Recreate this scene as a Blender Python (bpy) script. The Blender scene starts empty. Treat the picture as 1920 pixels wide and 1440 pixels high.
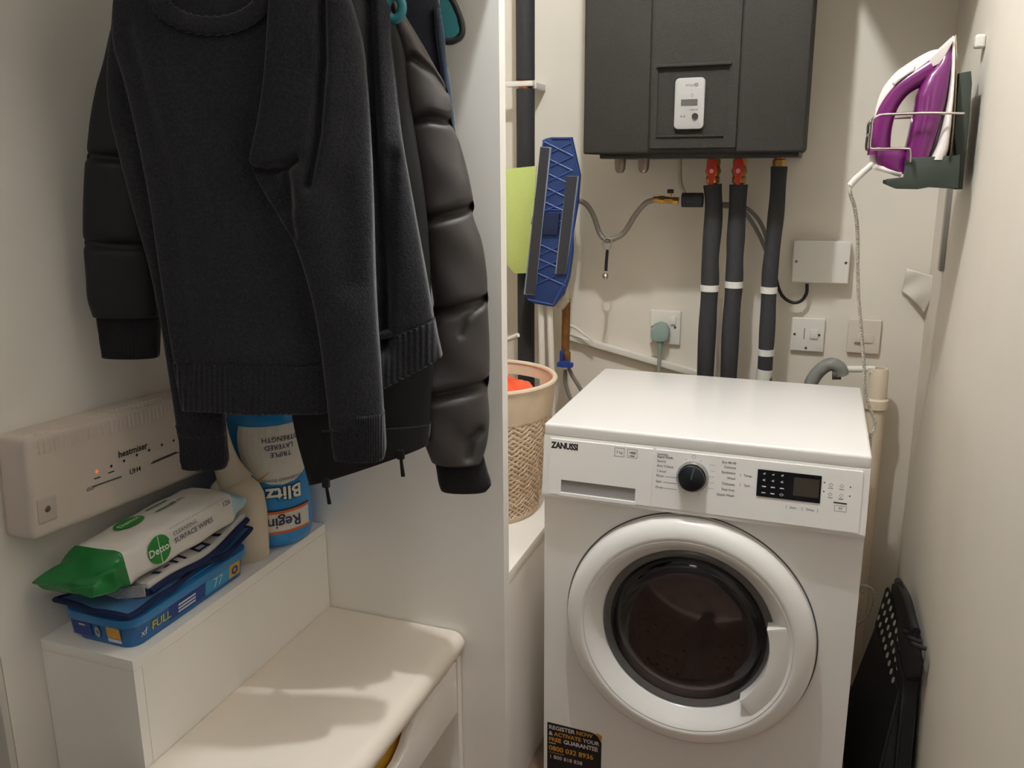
import bpy, bmesh, math, random
from mathutils import Vector, Matrix
PI = math.pi
sc = bpy.context.scene
COL = sc.collection
random.seed(4)

# ------------------------------------------------------------------ camera
F, YAW, PITCH, ROLL = 1565.0, 0.3520, 0.2306, -0.0065
CAM = Vector((0.4841, -1.5036, 1.3413)); SHIFT = -39.2
_cy, _sy, _cp, _sp = math.cos(YAW), math.sin(YAW), math.cos(PITCH), math.sin(PITCH)
FWD = Vector((-_sy*_cp, _cy*_cp, -_sp)); _r = Vector((_cy, _sy, 0)); _u = _r.cross(FWD)
RGT = _r*math.cos(ROLL) + _u*math.sin(ROLL); UPV = -_r*math.sin(ROLL) + _u*math.cos(ROLL)
cd = bpy.data.cameras.new('camera'); cam = bpy.data.objects.new('camera', cd); COL.objects.link(cam)
cam.matrix_world = Matrix(((RGT.x, UPV.x, -FWD.x, CAM.x), (RGT.y, UPV.y, -FWD.y, CAM.y), (RGT.z, UPV.z, -FWD.z, CAM.z), (0, 0, 0, 1)))
cd.sensor_width = 36; cd.lens = 36*F/1920; cd.shift_y = SHIFT/1920; cd.clip_start = 0.02
sc.camera = cam
# ------------------------------------------------------------------ world, exposure, lights
w = bpy.data.worlds.new('world'); sc.world = w; w.use_nodes = True
w.node_tree.nodes['Background'].inputs[0].default_value = (0.9, 0.95, 1.0, 1); w.node_tree.nodes['Background'].inputs[1].default_value = 0.05
sc.view_settings.view_transform = 'Standard'; sc.view_settings.look = 'None'
sc.view_settings.exposure = 0.0; sc.view_settings.gamma = 1.0; sc.view_settings.use_curve_mapping = False
sc.cycles.max_bounces = 20; sc.cycles.diffuse_bounces = 14; sc.cycles.transmission_bounces = 12
LAMP = Vector((0.18, -0.31, 2.35)); HALL = Vector((0.15, -1.95, 2.20))
def lamp(name, loc, energy, col, radius):
    l = bpy.data.lights.new(name, 'POINT'); l.energy = energy; l.color = col; l.shadow_soft_size = radius
    o = bpy.data.objects.new(name, l); COL.objects.link(o); o.location = loc; return o
lamp('closet_downlight_beam', LAMP, 42, (0.955, 0.982, 1.0), 0.022)
lamp('hall_fill_beam', HALL, 1.7, (0.90, 0.97, 1.0), 0.17)  # unseen soft fill added from the hall side

# ------------------------------------------------------------------ helpers
def at(x, y, axis, val):                       # photo pixel -> point on the plane  axis = val
    d = FWD + RGT*((x-960)/F) - UPV*((y-720-SHIFT)/F)
    return CAM + d*((val-CAM[axis])/d[axis])
def at_plane(x, y, P, N):
    d = FWD + RGT*((x-960)/F) - UPV*((y-720-SHIFT)/F)
    return CAM + d*((P-CAM).dot(N)/d.dot(N))
def lin(c):
    c = c/255.0
    return c/12.92 if c <= 0.04045 else ((c+0.055)/1.055)**2.4
MATS = {}
def M(name, rgb, rough=0.5, metal=0.0, noise=0.0, nscale=200, bump=0.0, bscale=200, sheen=0.0, coat=0.0, trans=0.0, ior=1.45, emit=0.0, spec=0.5, alpha=1.0, wave=None):
    if name in MATS: return MATS[name]
    m = bpy.data.materials.new(name); m.use_nodes = True; nt = m.node_tree; b = nt.nodes['Principled BSDF']
    c = (lin(rgb[0]), lin(rgb[1]), lin(rgb[2]), 1)
    b.inputs['Base Color'].default_value = c; b.inputs['Roughness'].default_value = rough; b.inputs['Metallic'].default_value = metal
    b.inputs['Coat Weight'].default_value = coat; b.inputs['Sheen Weight'].default_value = sheen; b.inputs['Sheen Roughness'].default_value = 0.4
    b.inputs['Transmission Weight'].default_value = trans; b.inputs['IOR'].default_value = ior; b.inputs['Specular IOR Level'].default_value = spec
    b.inputs['Alpha'].default_value = alpha
    if emit: b.inputs['Emission Color'].default_value = c; b.inputs['Emission Strength'].default_value = emit
    tc = nt.nodes.new('ShaderNodeTexCoord')
    if noise:
        n = nt.nodes.new('ShaderNodeTexNoise'); n.inputs['Scale'].default_value = nscale; n.inputs['Detail'].default_value = 4
        nt.links.new(tc.outputs['Object'], n.inputs['Vector'])
        r = nt.nodes.new('ShaderNodeValToRGB')
        r.color_ramp.elements[0].position = 0.3; r.color_ramp.elements[1].position = 0.7
        r.color_ramp.elements[0].color = tuple(max(0, v*(1-noise)) for v in c[:3]) + (1,)
        r.color_ramp.elements[1].color = tuple(min(1, v*(1+noise)) for v in c[:3]) + (1,)
        nt.links.new(n.outputs['Fac'], r.inputs['Fac']); nt.links.new(r.outputs['Color'], b.inputs['Base Color'])
    if bump:
        if wave:
            n2 = nt.nodes.new('ShaderNodeTexWave'); n2.inputs['Scale'].default_value = wave; n2.inputs['Distortion'].default_value = 1.0
        else:
            n2 = nt.nodes.new('ShaderNodeTexNoise'); n2.inputs['Detail'].default_value = 3; n2.inputs['Scale'].default_value = bscale
        nt.links.new(tc.outputs['Object'], n2.inputs['Vector'])
        bp = nt.nodes.new('ShaderNodeBump'); bp.inputs['Strength'].default_value = bump; bp.inputs['Distance'].default_value = 0.002
        nt.links.new(n2.outputs[0], bp.inputs['Height']); nt.links.new(bp.outputs['Normal'], b.inputs['Normal'])
    MATS[name] = m; return m

def spline(pts, n):
    """Catmull-Rom through tuples -> n samples"""
    P = [Vector(p) if len(p) <= 3 else list(p) for p in pts]; out = []
    k = len(P)-1
    for i in range(n):
        t = i/(n-1)*k; a = min(int(t), k-1); f = t-a
        p0, p1, p2, p3 = P[max(a-1, 0)], P[a], P[a+1], P[min(a+2, k)]
        out.append(0.5*((2*p1) + (p2-p0)*f + (2*p0-5*p1+4*p2-p3)*f*f + (3*p1-p0-3*p2+p3)*f*f*f))
    return out
def interp(tab, x):                            # piecewise smooth lookup in [(x, a, b, ...)]
    if x <= tab[0][0]: return tab[0][1:]
    if x >= tab[-1][0]: return tab[-1][1:]
    for i in range(len(tab)-1):
        if tab[i][0] <= x <= tab[i+1][0]:
            f = (x-tab[i][0])/(tab[i+1][0]-tab[i][0])
            o = []
            for k in range(1, len(tab[0])):
                p1, p2 = tab[i][k], tab[i+1][k]
                d = tab[i+1][0]-tab[i][0]
                m1 = (p2-tab[i-1][k])/(tab[i+1][0]-tab[i-1][0]) if i > 0 else (p2-p1)/d
                m2 = (tab[i+2][k]-p1)/(tab[i+2][0]-tab[i][0]) if i+2 < len(tab) else (p2-p1)/d
                h = f*f*(3-2*f)
                o.append(p1*(1-h)+p2*h + d*(m1*(f**3-2*f*f+f)+m2*(f**3-f*f)) )
            return o

class MB:
    def __init__(s): s.bm = bmesh.new()
    def face(s, vs):
        try: s.bm.faces.new(vs)
        except ValueError: pass
    def add(s, verts, faces, mat=None):
        vs = [s.bm.verts.new(mat @ Vector(v) if mat else Vector(v)) for v in verts]
        for f in faces: s.face([vs[i] for i in f])
        return s
    def box(s, lo, hi, bev=0.0, seg=2, mat=None):
        t = bmesh.new(); bmesh.ops.create_cube(t, size=1)
        lo, hi = Vector(lo), Vector(hi)
        for v in t.verts: v.co = Vector([lo[i]+(v.co[i]+0.5)*(hi[i]-lo[i]) for i in range(3)])
        if bev: bmesh.ops.bevel(t, geom=list(t.edges), offset=bev, segments=seg, profile=0.6, affect='EDGES', clamp_overlap=True)
        return s.merge(t, mat)
    def merge(s, t, mat=None):
        t.verts.index_update()
        vs = [s.bm.verts.new(mat @ v.co if mat else v.co.copy()) for v in t.verts]
        for f in t.faces: s.face([vs[v.index] for v in f.verts])
        t.free(); return s
    def tube(s, path, r, n=12, caps=True, closed=False, flat=None):
        P = [Vector(p) for p in path]; k = len(P)
        R = r if isinstance(r, (list, tuple)) else [r]*k
        T = []
        for i in range(k):
            a = P[(i-1) % k] if closed or i > 0 else P[i]; b = P[(i+1) % k] if closed or i < k-1 else P[i]
            T.append((b-a).normalized())
        up = Vector((0, 0, 1)) if abs(T[0].z) < 0.9 else Vector((0, 1, 0))
        x = T[0].cross(up).normalized(); rings = []
        for i in range(k):
            x = (x - T[i]*x.dot(T[i])).normalized(); y = T[i].cross(x)
            fx, fy = flat if flat else (1, 1)
            rings.append([s.bm.verts.new(P[i] + (x*math.cos(2*PI*j/n)*fx + y*math.sin(2*PI*j/n)*fy)*R[i]) for j in range(n)])
        for i in range(k if closed else k-1):
            a, b = rings[i], rings[(i+1) % k]
            for j in range(n): s.face([a[j], a[(j+1) % n], b[(j+1) % n], b[j]])
        if caps and not closed: s.face(rings[0][::-1]); s.face(rings[-1])
        return s
    def lathe(s, prof, n=48, mat=None, sx=1, sy=1, cap=True):   # prof: (radius, height) about local z
        rings = []
        for (r, h) in prof:
            if r < 1e-6: rings.append([s.bm.verts.new(mat @ Vector((0, 0, h)) if mat else Vector((0, 0, h)))])
            else:
                ring = []
                for j in range(n):
                    p = Vector((r*sx*math.cos(2*PI*j/n), r*sy*math.sin(2*PI*j/n), h))
                    ring.append(s.bm.verts.new(mat @ p if mat else p))
                rings.append(ring)
        for a, b in zip(rings[:-1], rings[1:]):
            for j in range(n):
                q = (j+1) % n
                if len(a) == 1 and len(b) == 1: continue
                if len(a) == 1: s.face([a[0], b[j], b[q]])
                elif len(b) == 1: s.face([a[j], a[q], b[0]])
                else: s.face([a[j], a[q], b[q], b[j]])
        return s
    def prism(s, poly, z0, z1, mat=None, bev=0.0):              # polygon in xy extruded along z
        t = bmesh.new()
        a = [t.verts.new((p[0], p[1], z0)) for p in poly]; b = [t.verts.new((p[0], p[1], z1)) for p in poly]
        t.faces.new(a[::-1]); t.faces.new(b); n = len(poly)
        for i in range(n): t.faces.new([a[i], a[(i+1) % n], b[(i+1) % n], b[i]])
        bmesh.ops.recalc_face_normals(t, faces=t.faces)
        if bev: 
            es = [e for e in t.edges if abs(e.verts[0].co.z-e.verts[1].co.z) < 1e-7]
            bmesh.ops.bevel(t, geom=es, offset=bev, segments=2, profile=0.6, affect='EDGES', clamp_overlap=True)
        return s.merge(t, mat)
    def grid(s, fn, nu, nv, cu=False, cap0=False, cap1=False):
        G = [[s.bm.verts.new(fn(i/(nu if cu else nu-1), j/(nv-1))) for i in range(nu)] for j in range(nv)]
        for j in range(nv-1):
            for i in range(nu if cu else nu-1):
                q = (i+1) % nu; s.face([G[j][i], G[j][q], G[j+1][q], G[j+1][i]])
        for row, do in ((G[0], cap0), (G[-1], cap1)):
            if do:
                c = sum((v.co for v in row), Vector())/len(row); cv = s.bm.verts.new(c)
                for i in range(nu): s.face([row[i], row[(i+1) % nu], cv])
        return s
    def text(s, txt, size, fn, bold=0.0, align='CENTER', spacing=1.0):
        key = (txt, bold, align, spacing)
        if key not in TXT:
            c = bpy.data.curves.new('lettering', 'FONT'); c.body = txt; c.size = 1; c.align_x = align; c.align_y = 'CENTER'
            c.offset = bold; c.resolution_u = 2; c.space_character = spacing; c.fill_mode = 'FRONT'
            o = bpy.data.objects.new('lettering', c); COL.objects.link(o)
            me = o.evaluated_get(bpy.context.evaluated_depsgraph_get()).to_mesh()
            TXT[key] = ([v.co.copy() for v in me.vertices], [list(p.vertices) for p in me.polygons])
            bpy.data.objects.remove(o); bpy.data.curves.remove(c)
        V, Fc = TXT[key]
        vs = [s.bm.verts.new(fn(v.x*size, v.y*size)) for v in V]
        for f in Fc: s.face([vs[i] for i in f])
        return s
    def patch(s, poly, fn):                                      # flat or wrapped print
        vs = [s.bm.verts.new(fn(*p)) for p in poly]; s.face(vs); return s
    def rectpatch(s, x0, y0, x1, y1, fn, n=8):
        for i in range(n):
            a, b = x0+(x1-x0)*i/n, x0+(x1-x0)*(i+1)/n
            s.patch([(a, y0), (b, y0), (b, y1), (a, y1)], fn)
        return s
    def ringpatch(s, cx, cy, r0, r1, fn, n=32, sx=1, sy=1):
        for i in range(n):
            a, b = 2*PI*i/n, 2*PI*(i+1)/n
            p = lambda r, t: (cx+r*sx*math.cos(t), cy+r*sy*math.sin(t))
            if r0 > 0: s.patch([p(r0, a), p(r1, a), p(r1, b), p(r0, b)], fn)
            else: s.patch([(cx, cy), p(r1, a), p(r1, b)], fn)
        return s
    def build(s, name, mat, parent=None, loc=None, smooth=40, recalc=True):
        if recalc: bmesh.ops.recalc_face_normals(s.bm, faces=s.bm.faces)
        if parent is not None: L = WL[parent.name]
        elif loc is not None: L = Vector(loc)
        else:
            xs = [v.co for v in s.bm.verts]
            L = Vector(((min(v.x for v in xs)+max(v.x for v in xs))/2, (min(v.y for v in xs)+max(v.y for v in xs))/2, min(v.z for v in xs)))
        for v in s.bm.verts: v.co -= L
        me = bpy.data.meshes.new(name); s.bm.to_mesh(me); s.bm.free()
        me.materials.append(mat)
        if smooth:
            me.shade_smooth()
            if smooth < 180: me.set_sharp_from_angle(angle=math.radians(smooth))
        o = bpy.data.objects.new(name, me); COL.objects.link(o)
        if parent is not None: o.parent = parent
        else: o.location = L
        WL[o.name] = L
        return o
TXT = {}; WL = {}
def thing(name, label, cat, loc, group=None):
    o = bpy.data.objects.new(name, None); COL.objects.link(o); o.location = loc; o.empty_display_size = 0.05
    WL[o.name] = Vector(loc); o['label'] = label; o['category'] = cat
    if group: o['group'] = group
    return o
def tag(o, label, cat, group=None):
    o['label'] = label; o['category'] = cat
    if group: o['group'] = group
    return o
def struct(o): o['kind'] = 'structure'; return o
def lab(o, text): o['label'] = text; return o
def rr(x0, y0, x1, y1, r, n=5):               # rounded rectangle outline
    out = []
    for cx, cy, a0 in ((x1-r, y1-r, 0), (x0+r, y1-r, PI/2), (x0+r, y0+r, PI), (x1-r, y0+r, 1.5*PI)):
        for i in range(n+1): out.append((cx+r*math.cos(a0+PI/2*i/n), cy+r*math.sin(a0+PI/2*i/n)))
    return out
def front(y):   return lambda u, v: Vector((u, y, v))            # print on a face that looks to -y
MXZ = Matrix(((1, 0, 0, 0), (0, 0, -1, 0), (0, 1, 0, 0), (0, 0, 0, 1)))   # local xy -> world xz, local z -> -y

# materials
wall_m = M('wall_paint', (240, 236, 229), 0.75, noise=0.02, nscale=6, bump=0.05, bscale=60)
panel_m = M('white_melamine', (247, 244, 239), 0.45, noise=0.015, nscale=3)
white_gl = M('white_enamel', (244, 242, 240), 0.22, coat=0.3, noise=0.005, nscale=3)
white_pl = M('white_plastic', (220, 216, 208), 0.4, noise=0.01, nscale=20)
ink = M('dark_print', (40, 38, 38), 0.6, noise=0.05, nscale=50)
grey_ink = M('grey_print', (120, 116, 112), 0.6, noise=0.05, nscale=50)
black_pl = M('black_plastic', (20, 20, 22), 0.4, noise=0.1, nscale=60)
foam_m = M('black_foam_lagging', (44, 44, 46), 0.8, noise=0.12, nscale=90, bump=0.25, bscale=250)
brass = M('brass', (176, 136, 72), 0.35, 1.0, noise=0.1, nscale=60)
copper = M('copper', (160, 96, 56), 0.4, 1.0, noise=0.15, nscale=60)
steel = M('steel', (170, 168, 164), 0.3, 1.0, noise=0.05, nscale=60)
screw_m = M('screw_metal', (120, 116, 108), 0.4, 1.0, noise=0.1, nscale=200)

# ================================================================== the room
XL, XR, YB, YF, HC = -0.598, 0.74, 0.74, -0.737, 2.42
hall_m = M('hall_paint', (172, 172, 170), 0.8, noise=0.02, nscale=6)
back_m = M('cream_wall_paint', (220, 213, 200), 0.75, noise=0.02, nscale=6, bump=0.05, bscale=60)
floor_m = M('dark_wood_floor', (128, 106, 92), 0.55, noise=0.25, nscale=14, bump=0.1, bscale=40)
struct(MB().box((-1.1, -2.5, -0.1), (1.1, YB+0.1, 0.0)).build('floor', floor_m))
struct(MB().box((-1.1, -2.5, HC), (1.1, YB+0.1, HC+0.1)).build('ceiling', wall_m))
struct(MB().box((XL-0.1, YB, 0), (XR+0.1, YB+0.1, HC)).build('wall_back', back_m))
struct(MB().box((XL-0.1, YF, 0), (XL, YB, HC)).build('wall_left', wall_m))
struct(MB().box((XR, YF, 0), (XR+0.1, YB, HC)).build('wall_right', back_m))
struct(MB().box((-1.1, YF, 0), (XL-0.1, YF+0.1, HC)).build('wall_front_left', hall_m))
struct(MB().box((XR+0.1, YF, 0), (1.1, YF+0.1, HC)).build('wall_front_right', hall_m))
struct(MB().box((-1.1, -2.5, 0), (-1.0, YF, HC)).build('wall_hall_left', hall_m))
struct(MB().box((1.0, -2.5, 0), (1.1, YF, HC)).build('wall_hall_right', hall_m))
struct(MB().box((-1.0, -2.5, 0), (1.0, -2.4, HC)).build('wall_hall_back', hall_m))
struct(MB().box((XL-0.07, YF-0.012, 0), (XL, YF, 2.1), 0.004).build('trim_1', white_pl))
# partition panel between bench recess and laundry space
struct(MB().box((XL, -0.155, 0), (-0.030, -0.128, HC)).build('wall_partition', panel_m))
# closet downlight, and an added fitting for the hall fill light
for nm, L, lb in (('ceiling_downlight', LAMP, 'small round white ceiling downlight above the washing machine'), ('hall_fill_light', HALL, 'wide round fill light added unseen out in the hall')):
    t = thing(nm, lb, 'light', (L.x, L.y, HC-0.012))
    mt = Matrix.Translation((L.x, L.y, HC)) @ Matrix.Diagonal((1, 1, 1, 1) if L is LAMP else (6, 6, 3, 1))
    MB().lathe([(0.030, -0.001), (0.030, -0.010), (0.045, -0.012), (0.048, -0.008), (0.048, 0.0)], 32, mt).build('rim', white_pl, t)
    MB().lathe([(0.0, -0.004), (0.030, -0.004)], 32, mt).build('diffuser', M('lamp_glow', (255, 244, 226), 0.5, emit=4.0, noise=0.001), t)

# ================================================================== shelf above the iron (its shadow falls on the back wall)
t = thing('wall_shelf', 'white shelf high on the right wall above the iron', 'shelf', (0.57, 0.43, 1.94))
MB().box((0.405, 0.13, 1.94), (XR-0.001, YB-0.001, 1.96), 0.002).build('board', panel_m, t)
for y in (0.22, 0.64): MB().box((XR-0.16, y, 1.926), (XR-0.001, y+0.02, 1.94)).box((XR-0.014, y, 1.80), (XR-0.001, y+0.02, 1.94)).build('bracket', white_pl, t)

# ================================================================== WASHING MACHINE
W, D, H = 0.597, 0.486, 0.85
wm = thing('washing_machine', 'white front loading washing machine with round dark glass door', 'washing machine', (W/2, D/2, 0))
DC = (0.2935, 0.456); RH = 0.178
b = MB()
def panelface():
    n = 96; z0, z1 = 0.02, 0.702; cx, cz = DC
    inner, outer = [], []
    for i in range(n):
        a = 2*PI*i/n; c, s_ = math.cos(a), math.sin(a)
        k = min([(W-cx)/c if c > 1e-6 else 9, (0.0-cx)/c if c < -1e-6 else 9, (z1-cz)/s_ if s_ > 1e-6 else 9, (z0-cz)/s_ if s_ < -1e-6 else 9])
        inner.append((cx+RH*c, cz+RH*s_)); outer.append((cx+k*c, cz+k*s_))
    for (px, pz) in ((0.0, z0), (W, z0), (0.0, z1), (W, z1)):
        j = min(range(n), key=lambda q: (outer[q][0]-px)**2+(outer[q][1]-pz)**2); outer[j] = (px, pz)
    iv = [b.bm.verts.new((p[0], 0, p[1])) for p in inner]; ov = [b.bm.verts.new((p[0], 0, p[1])) for p in outer]
    for i in range(n):
        q = (i+1) % n; b.face([iv[i], iv[q], ov[q], ov[i]])
panelface()
b.box((0, 0.0012, 0.015), (0.006, D, 0.826)); b.box((W-0.006, 0.0012, 0.015), (W, D, 0.826)); b.box((0, D-0.006, 0.015), (W, D, 0.826)); b.box((0.007, 0.012, 0.015), (W-0.007, D-0.007, 0.021))
for x in (0.05, W-0.05):
    for y in (0.05, D-0.05): b.lathe([(0.0, 0.0), (0.022, 0.0), (0.022, 0.016), (0, 0.016)], 16, Matrix.Translation((x, y, 0)))
b.build('cabinet', white_gl, wm)
MB().box((0, -0.004, 0.826), (W, D, H), 0.006, 3).build('worktop', white_gl, wm)
PP = lambda z: -0.004-0.015*(0.826-z)/0.118            # leaning front of the control panel
fasc = MB(); fasc.prism([(0.03, 0.826), (-0.004, 0.826), (-0.019, 0.708), (-0.016, 0.702), (-0.001, 0.700), (0.03, 0.700)], 0.0, W, Matrix(((0, 0, 1, 0), (1, 0, 0, 0), (0, 1, 0, 0), (0, 0, 0, 1))), 0.0015)
fasc.build('control_panel', white_gl, wm, smooth=30)
pf = lambda e: (lambda u, v: Vector((u, PP(v)-e, v)))
def slab(mb, outline, y0, y1):                          # raised plate lying on the leaning panel
    a = [mb.bm.verts.new(pf(y0)(*p)) for p in outline]; c = [mb.bm.verts.new(pf(y1)(*p)) for p in outline]
    mb.face(c); n = len(outline)
    for i in range(n): mb.face([a[i], a[(i+1) % n], c[(i+1) % n], c[i]])
    return mb
dr = MB()
x0, x1, z0, z1 = 0.014, 0.218, 0.712, 0.821            # drawer front with a recessed grip
sx0, sx1, sz0, sz1 = 0.040, 0.188, 0.713, 0.742
for q in ((x0, sz1, x1, z1), (x0, z0, sx0, sz1), (sx1, z0, x1, sz1)): slab(dr, rr(*q, 0.0005, 1), 0.0, 0.004)
drw = dr.build('detergent_drawer', white_gl, wm, smooth=20)
MB().add([pf(0.0005)(sx0, sz0), pf(0.0005)(sx1, sz0), pf(0.0005)(sx1, sz1), pf(0.0005)(sx0, sz1)], [(0, 1, 2, 3)]).build('grip_recess', M('grey_recess', (150, 148, 146), 0.5, noise=0.02), drw)
lip = MB(); slab(lip, rr(sx0-0.002, 0.7105, sx1+0.002, 0.7165, 0.001, 2), 0.0, 0.005); lip.build('grip_lip', white_gl, drw)
fr = MB(); slab(fr, rr(0.222, 0.712, 0.585, 0.821, 0.002, 2), 0.0, 0.003); fr.build('fascia_plate', white_gl, wm, smooth=20)
kn = thing; kc = (0.2935, 0.7775)
km = Matrix.Translation((kc[0], PP(kc[1]), kc[1])) @ Matrix.Rotation(math.radians(90-7), 4, 'X')
dial = MB().lathe([(0.0, 0.024), (0.021, 0.024), (0.0235, 0.022), (0.025, 0.004), (0.025, 0.0)], 48, km).build('program_dial', M('dial_black', (24, 27, 33), 0.3, noise=0.05, nscale=30), wm)
lab(MB().lathe([(0.0255, 0.003), (0.0295, 0.003), (0.0295, 0.0055), (0.0255, 0.012)], 48, km).build('dial_ring', M('satin_silver', (168, 168, 166), 0.3, 0.8, noise=0.02), dial), 'silver ring round the dial')
MB().box((-0.0012, -0.001, 0.0238), (0.0012, 0.021, 0.0246), 0, 2, km @ Matrix.Rotation(math.radians(-12), 4, 'Z')).build('pointer', M('pointer_grey', (92, 95, 100), 0.4, noise=0.02), dial)
ds = MB(); slab(ds, rr(0.409, 0.757, 0.518, 0.806, 0.001, 2), 0.003, 0.0045)
ds = ds.build('display', M('display_black', (10, 10, 14), 0.12, noise=0.05), wm)
sx = MB(); slab(sx, rr(0.472, 0.766, 0.515, 0.799, 0.001, 2), 0.0045, 0.005); lab(sx.build('readout', M('readout_brown', (64, 58, 50), 0.2, noise=0.04), ds), 'unlit brownish readout window')
ic = MB()
for r_ in range(4):
    for c_ in range(3):
        zz = 0.799-r_*0.0115; xx = 0.4215+c_*0.0155
        if r_ == 3 and c_ == 2: ic.ringpatch(xx, zz, 0.0018, 0.0026, pf(0.005), 4, 1.6, 1.0)
        elif r_ < 2: ic.text('P*'[c_ % 2] if r_ == 0 else '\u00b0C'[1], 0.006, lambda u, v: pf(0.005)(u+xx, v+zz), 0.0); ic.rectpatch(xx-0.003, zz-0.0008, xx+0.001, zz+0.0006, pf(0.005), 1)
        else: ic.rectpatch(xx-0.0036, zz-0.001, xx+0.0036, zz+0.001, pf(0.005), 1)
ic.build('symbols', M('display_white', (190, 192, 196), 0.6, emit=0.15, noise=0.01), ds, smooth=0)
# printed words
pr = MB(); P4 = pf(0.0043); P3 = pf(0.0034)
pr.text('ZANUSSI', 0.0165, lambda u, v: P4(0.0445+u*0.88, 0.8085+v), 0.045, 'CENTER', 0.92)
for i, (tx, zz) in enumerate((('Eco 40-60', 0.8115), ('Cottons', 0.803), ('Synthetics', 0.793), ('Wool', 0.783), ('Delicates', 0.772), ('Easy Iron', 0.7615), ('Quick Wash', 0.751))):
    (pr if i in (0, 2, 5, 6) else pr).text(tx, 0.0062, (lambda q: (lambda u, v: P3(0.3705+u, q+v)))(zz), 0.004, 'RIGHT')
pr.text('Synthetics', 0.0050, lambda u, v: P3(0.226+u, 0.8135+v), 0.01, 'LEFT'); pr.text('Rapid Wash', 0.0060, lambda u, v: P3(0.226+u, 0.8085+v), 0.015, 'LEFT')
for tx, zz in (('Sports', 0.8005), ('Anti Crease', 0.7915), ('1 wool', 0.7815), ('Rinse', 0.7725), ('Spin', 0.7615), ('Drain', 0.7505)):
    pr.text(tx, 0.0064, (lambda q: (lambda u, v: P3(0.226+u, q+v)))(zz), 0.003, 'LEFT')
for zz, xa, xb in ((0.772, 0.243, 0.266), (0.7612, 0.240, 0.265), (0.7502, 0.242, 0.266)): pr.rectpatch(xa, zz-0.0003, xb, zz+0.0003, P3, 1)
for i in range(5): pr.rectpatch(0.323+0.002*(i % 2), 0.8035-0.011*i, 0.333, 0.8039-0.011*i, P3, 1)
pr.ringpatch(kc[0]+0.0005, 0.8155, 0.0030, 0.0035, P3, 20)
for a in (-0.4, 0.4, -2.75, 2.75): pr.ringpatch(kc[0]+0.034*math.sin(a), kc[1]+0.034*math.cos(a), 0, 0.0008, P3, 8)
for x, z in ((0.392, 0.791), (0.392, 0.773)):
    pr.rectpatch(x-0.013, z-0.003, x-0.0125, z+0.003, P3, 1); pr.text('Temp' if z > 0.78 else 'Spin', 0.0062, (lambda X, Z: (lambda u, v: P3(X+u, Z+v)))(x, z), 0.0)
for x, z in ((0.534, 0.792), (0.534, 0.775), (0.552, 0.792), (0.552, 0.775)):
    pr.ringpatch(x, z, 0.0030, 0.0036, P3, 4); pr.rectpatch(x-0.004, z-0.0062, x+0.004, z-0.0054, P3, 1)
for x, z in ((0.523, 0.795), (0.523, 0.779), (0.566, 0.792), (0.566, 0.776)): pr.ringpatch(x, z, 0, 0.0013, P3, 8)
pr.rectpatch(0.5405, 0.7605, 0.5625, 0.7628, P3, 1)
for q in ((0.5425, 0.7465, 0.5625, 0.7470), (0.5425, 0.7565, 0.5625, 0.7570), (0.5425, 0.7465, 0.5430, 0.757), (0.562, 0.7465, 0.5625, 0.757)): pr.rectpatch(*q, P3, 1)
pr.text('II/I', 0.006, lambda u, v: P3(0.5525+u, 0.752+v), 0.0)
for x, tx in ((0.474, 'Start'), (0.503, 'Delay')): pr.text(tx, 0.0058, (lambda X: (lambda u, v: P3(X+u, 0.743+v)))(x), 0.0)
for x in (0.462, 0.489, 0.515): pr.rectpatch(x, 0.7395, x+0.0005, 0.7465, P3, 1)
for x in (0.1535, 0.1785):                               # two little badges on the drawer
    for q in ((x-0.0095, 0.8005, x+0.0095, 0.8011), (x-0.0095, 0.8165, x+0.0095, 0.8171), (x-0.0095, 0.8005, x-0.0089, 0.817), (x+0.0089, 0.8005, x+0.0095, 0.817)): pr.rectpatch(*q, P4, 1)
pr.text('7 kg', 0.007, lambda u, v: P4(0.1535+u, 0.8085+v), 0.0); pr.text('1400', 0.0068, lambda u, v: P4(0.1785+u, 0.810+v), 0.02)
pr.rectpatch(0.174, 0.8035, 0.183, 0.805, P4, 1)
pr.build('lettering', ink, wm, smooth=0)
# door
DM = Matrix.Translation((DC[0], 0, DC[1])) @ Matrix.Rotation(PI/2, 4, 'X')     # local z -> -y
door = MB().lathe([(0.232, -0.001), (0.239, 0.004), (0.2395, 0.012), (0.235, 0.024), (0.224, 0.033), (0.208, 0.0375), (0.2015, 0.0372), (0.2000, 0.0350), (0.1985, 0.0368), (0.194, 0.0345), (0.182, 0.022), (0.1715, 0.009), (0.1665, 0.004), (0.1660, -0.001)], 128, DM).build('door', white_gl, wm, smooth=60)
lab(MB().lathe([(0.1662, 0.0045), (0.163, 0.0065), (0.156, 0.003), (0.150, -0.001), (0.150, -0.004), (0.166, -0.004)], 96, DM).build('door_seal_rim', M('smoked_rim', (92, 90, 88), 0.25, noise=0.03), door), 'dark grey rim round the glass')
MB().lathe([(0.2405, 0.0005), (0.2425, 0.002), (0.2435, 0.0005)], 128, DM).build('door_gap', M('gap_grey', (96, 98, 100), 0.6, noise=0.03), door)
hd = MB(); n = 40; a0, a1 = math.radians(-46), math.radians(17)
hp = [(0.197*math.cos(a0+(a1-a0)*i/n), 0.197*math.sin(a0+(a1-a0)*i/n)) for i in range(n+1)] + [(0.158*math.cos(a1-(a1-a0)*i/n), 0.158*math.sin(a1-(a1-a0)*i/n)) for i in range(n+1)]
hd.prism(hp, 0.004, 0.0340, DM, 0.0008); hd.build('door_handle', white_gl, door, smooth=30)
glass_m = M('door_glass', (206, 194, 196), 0.02, trans=1.0, ior=1.5, noise=0.01)
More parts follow.
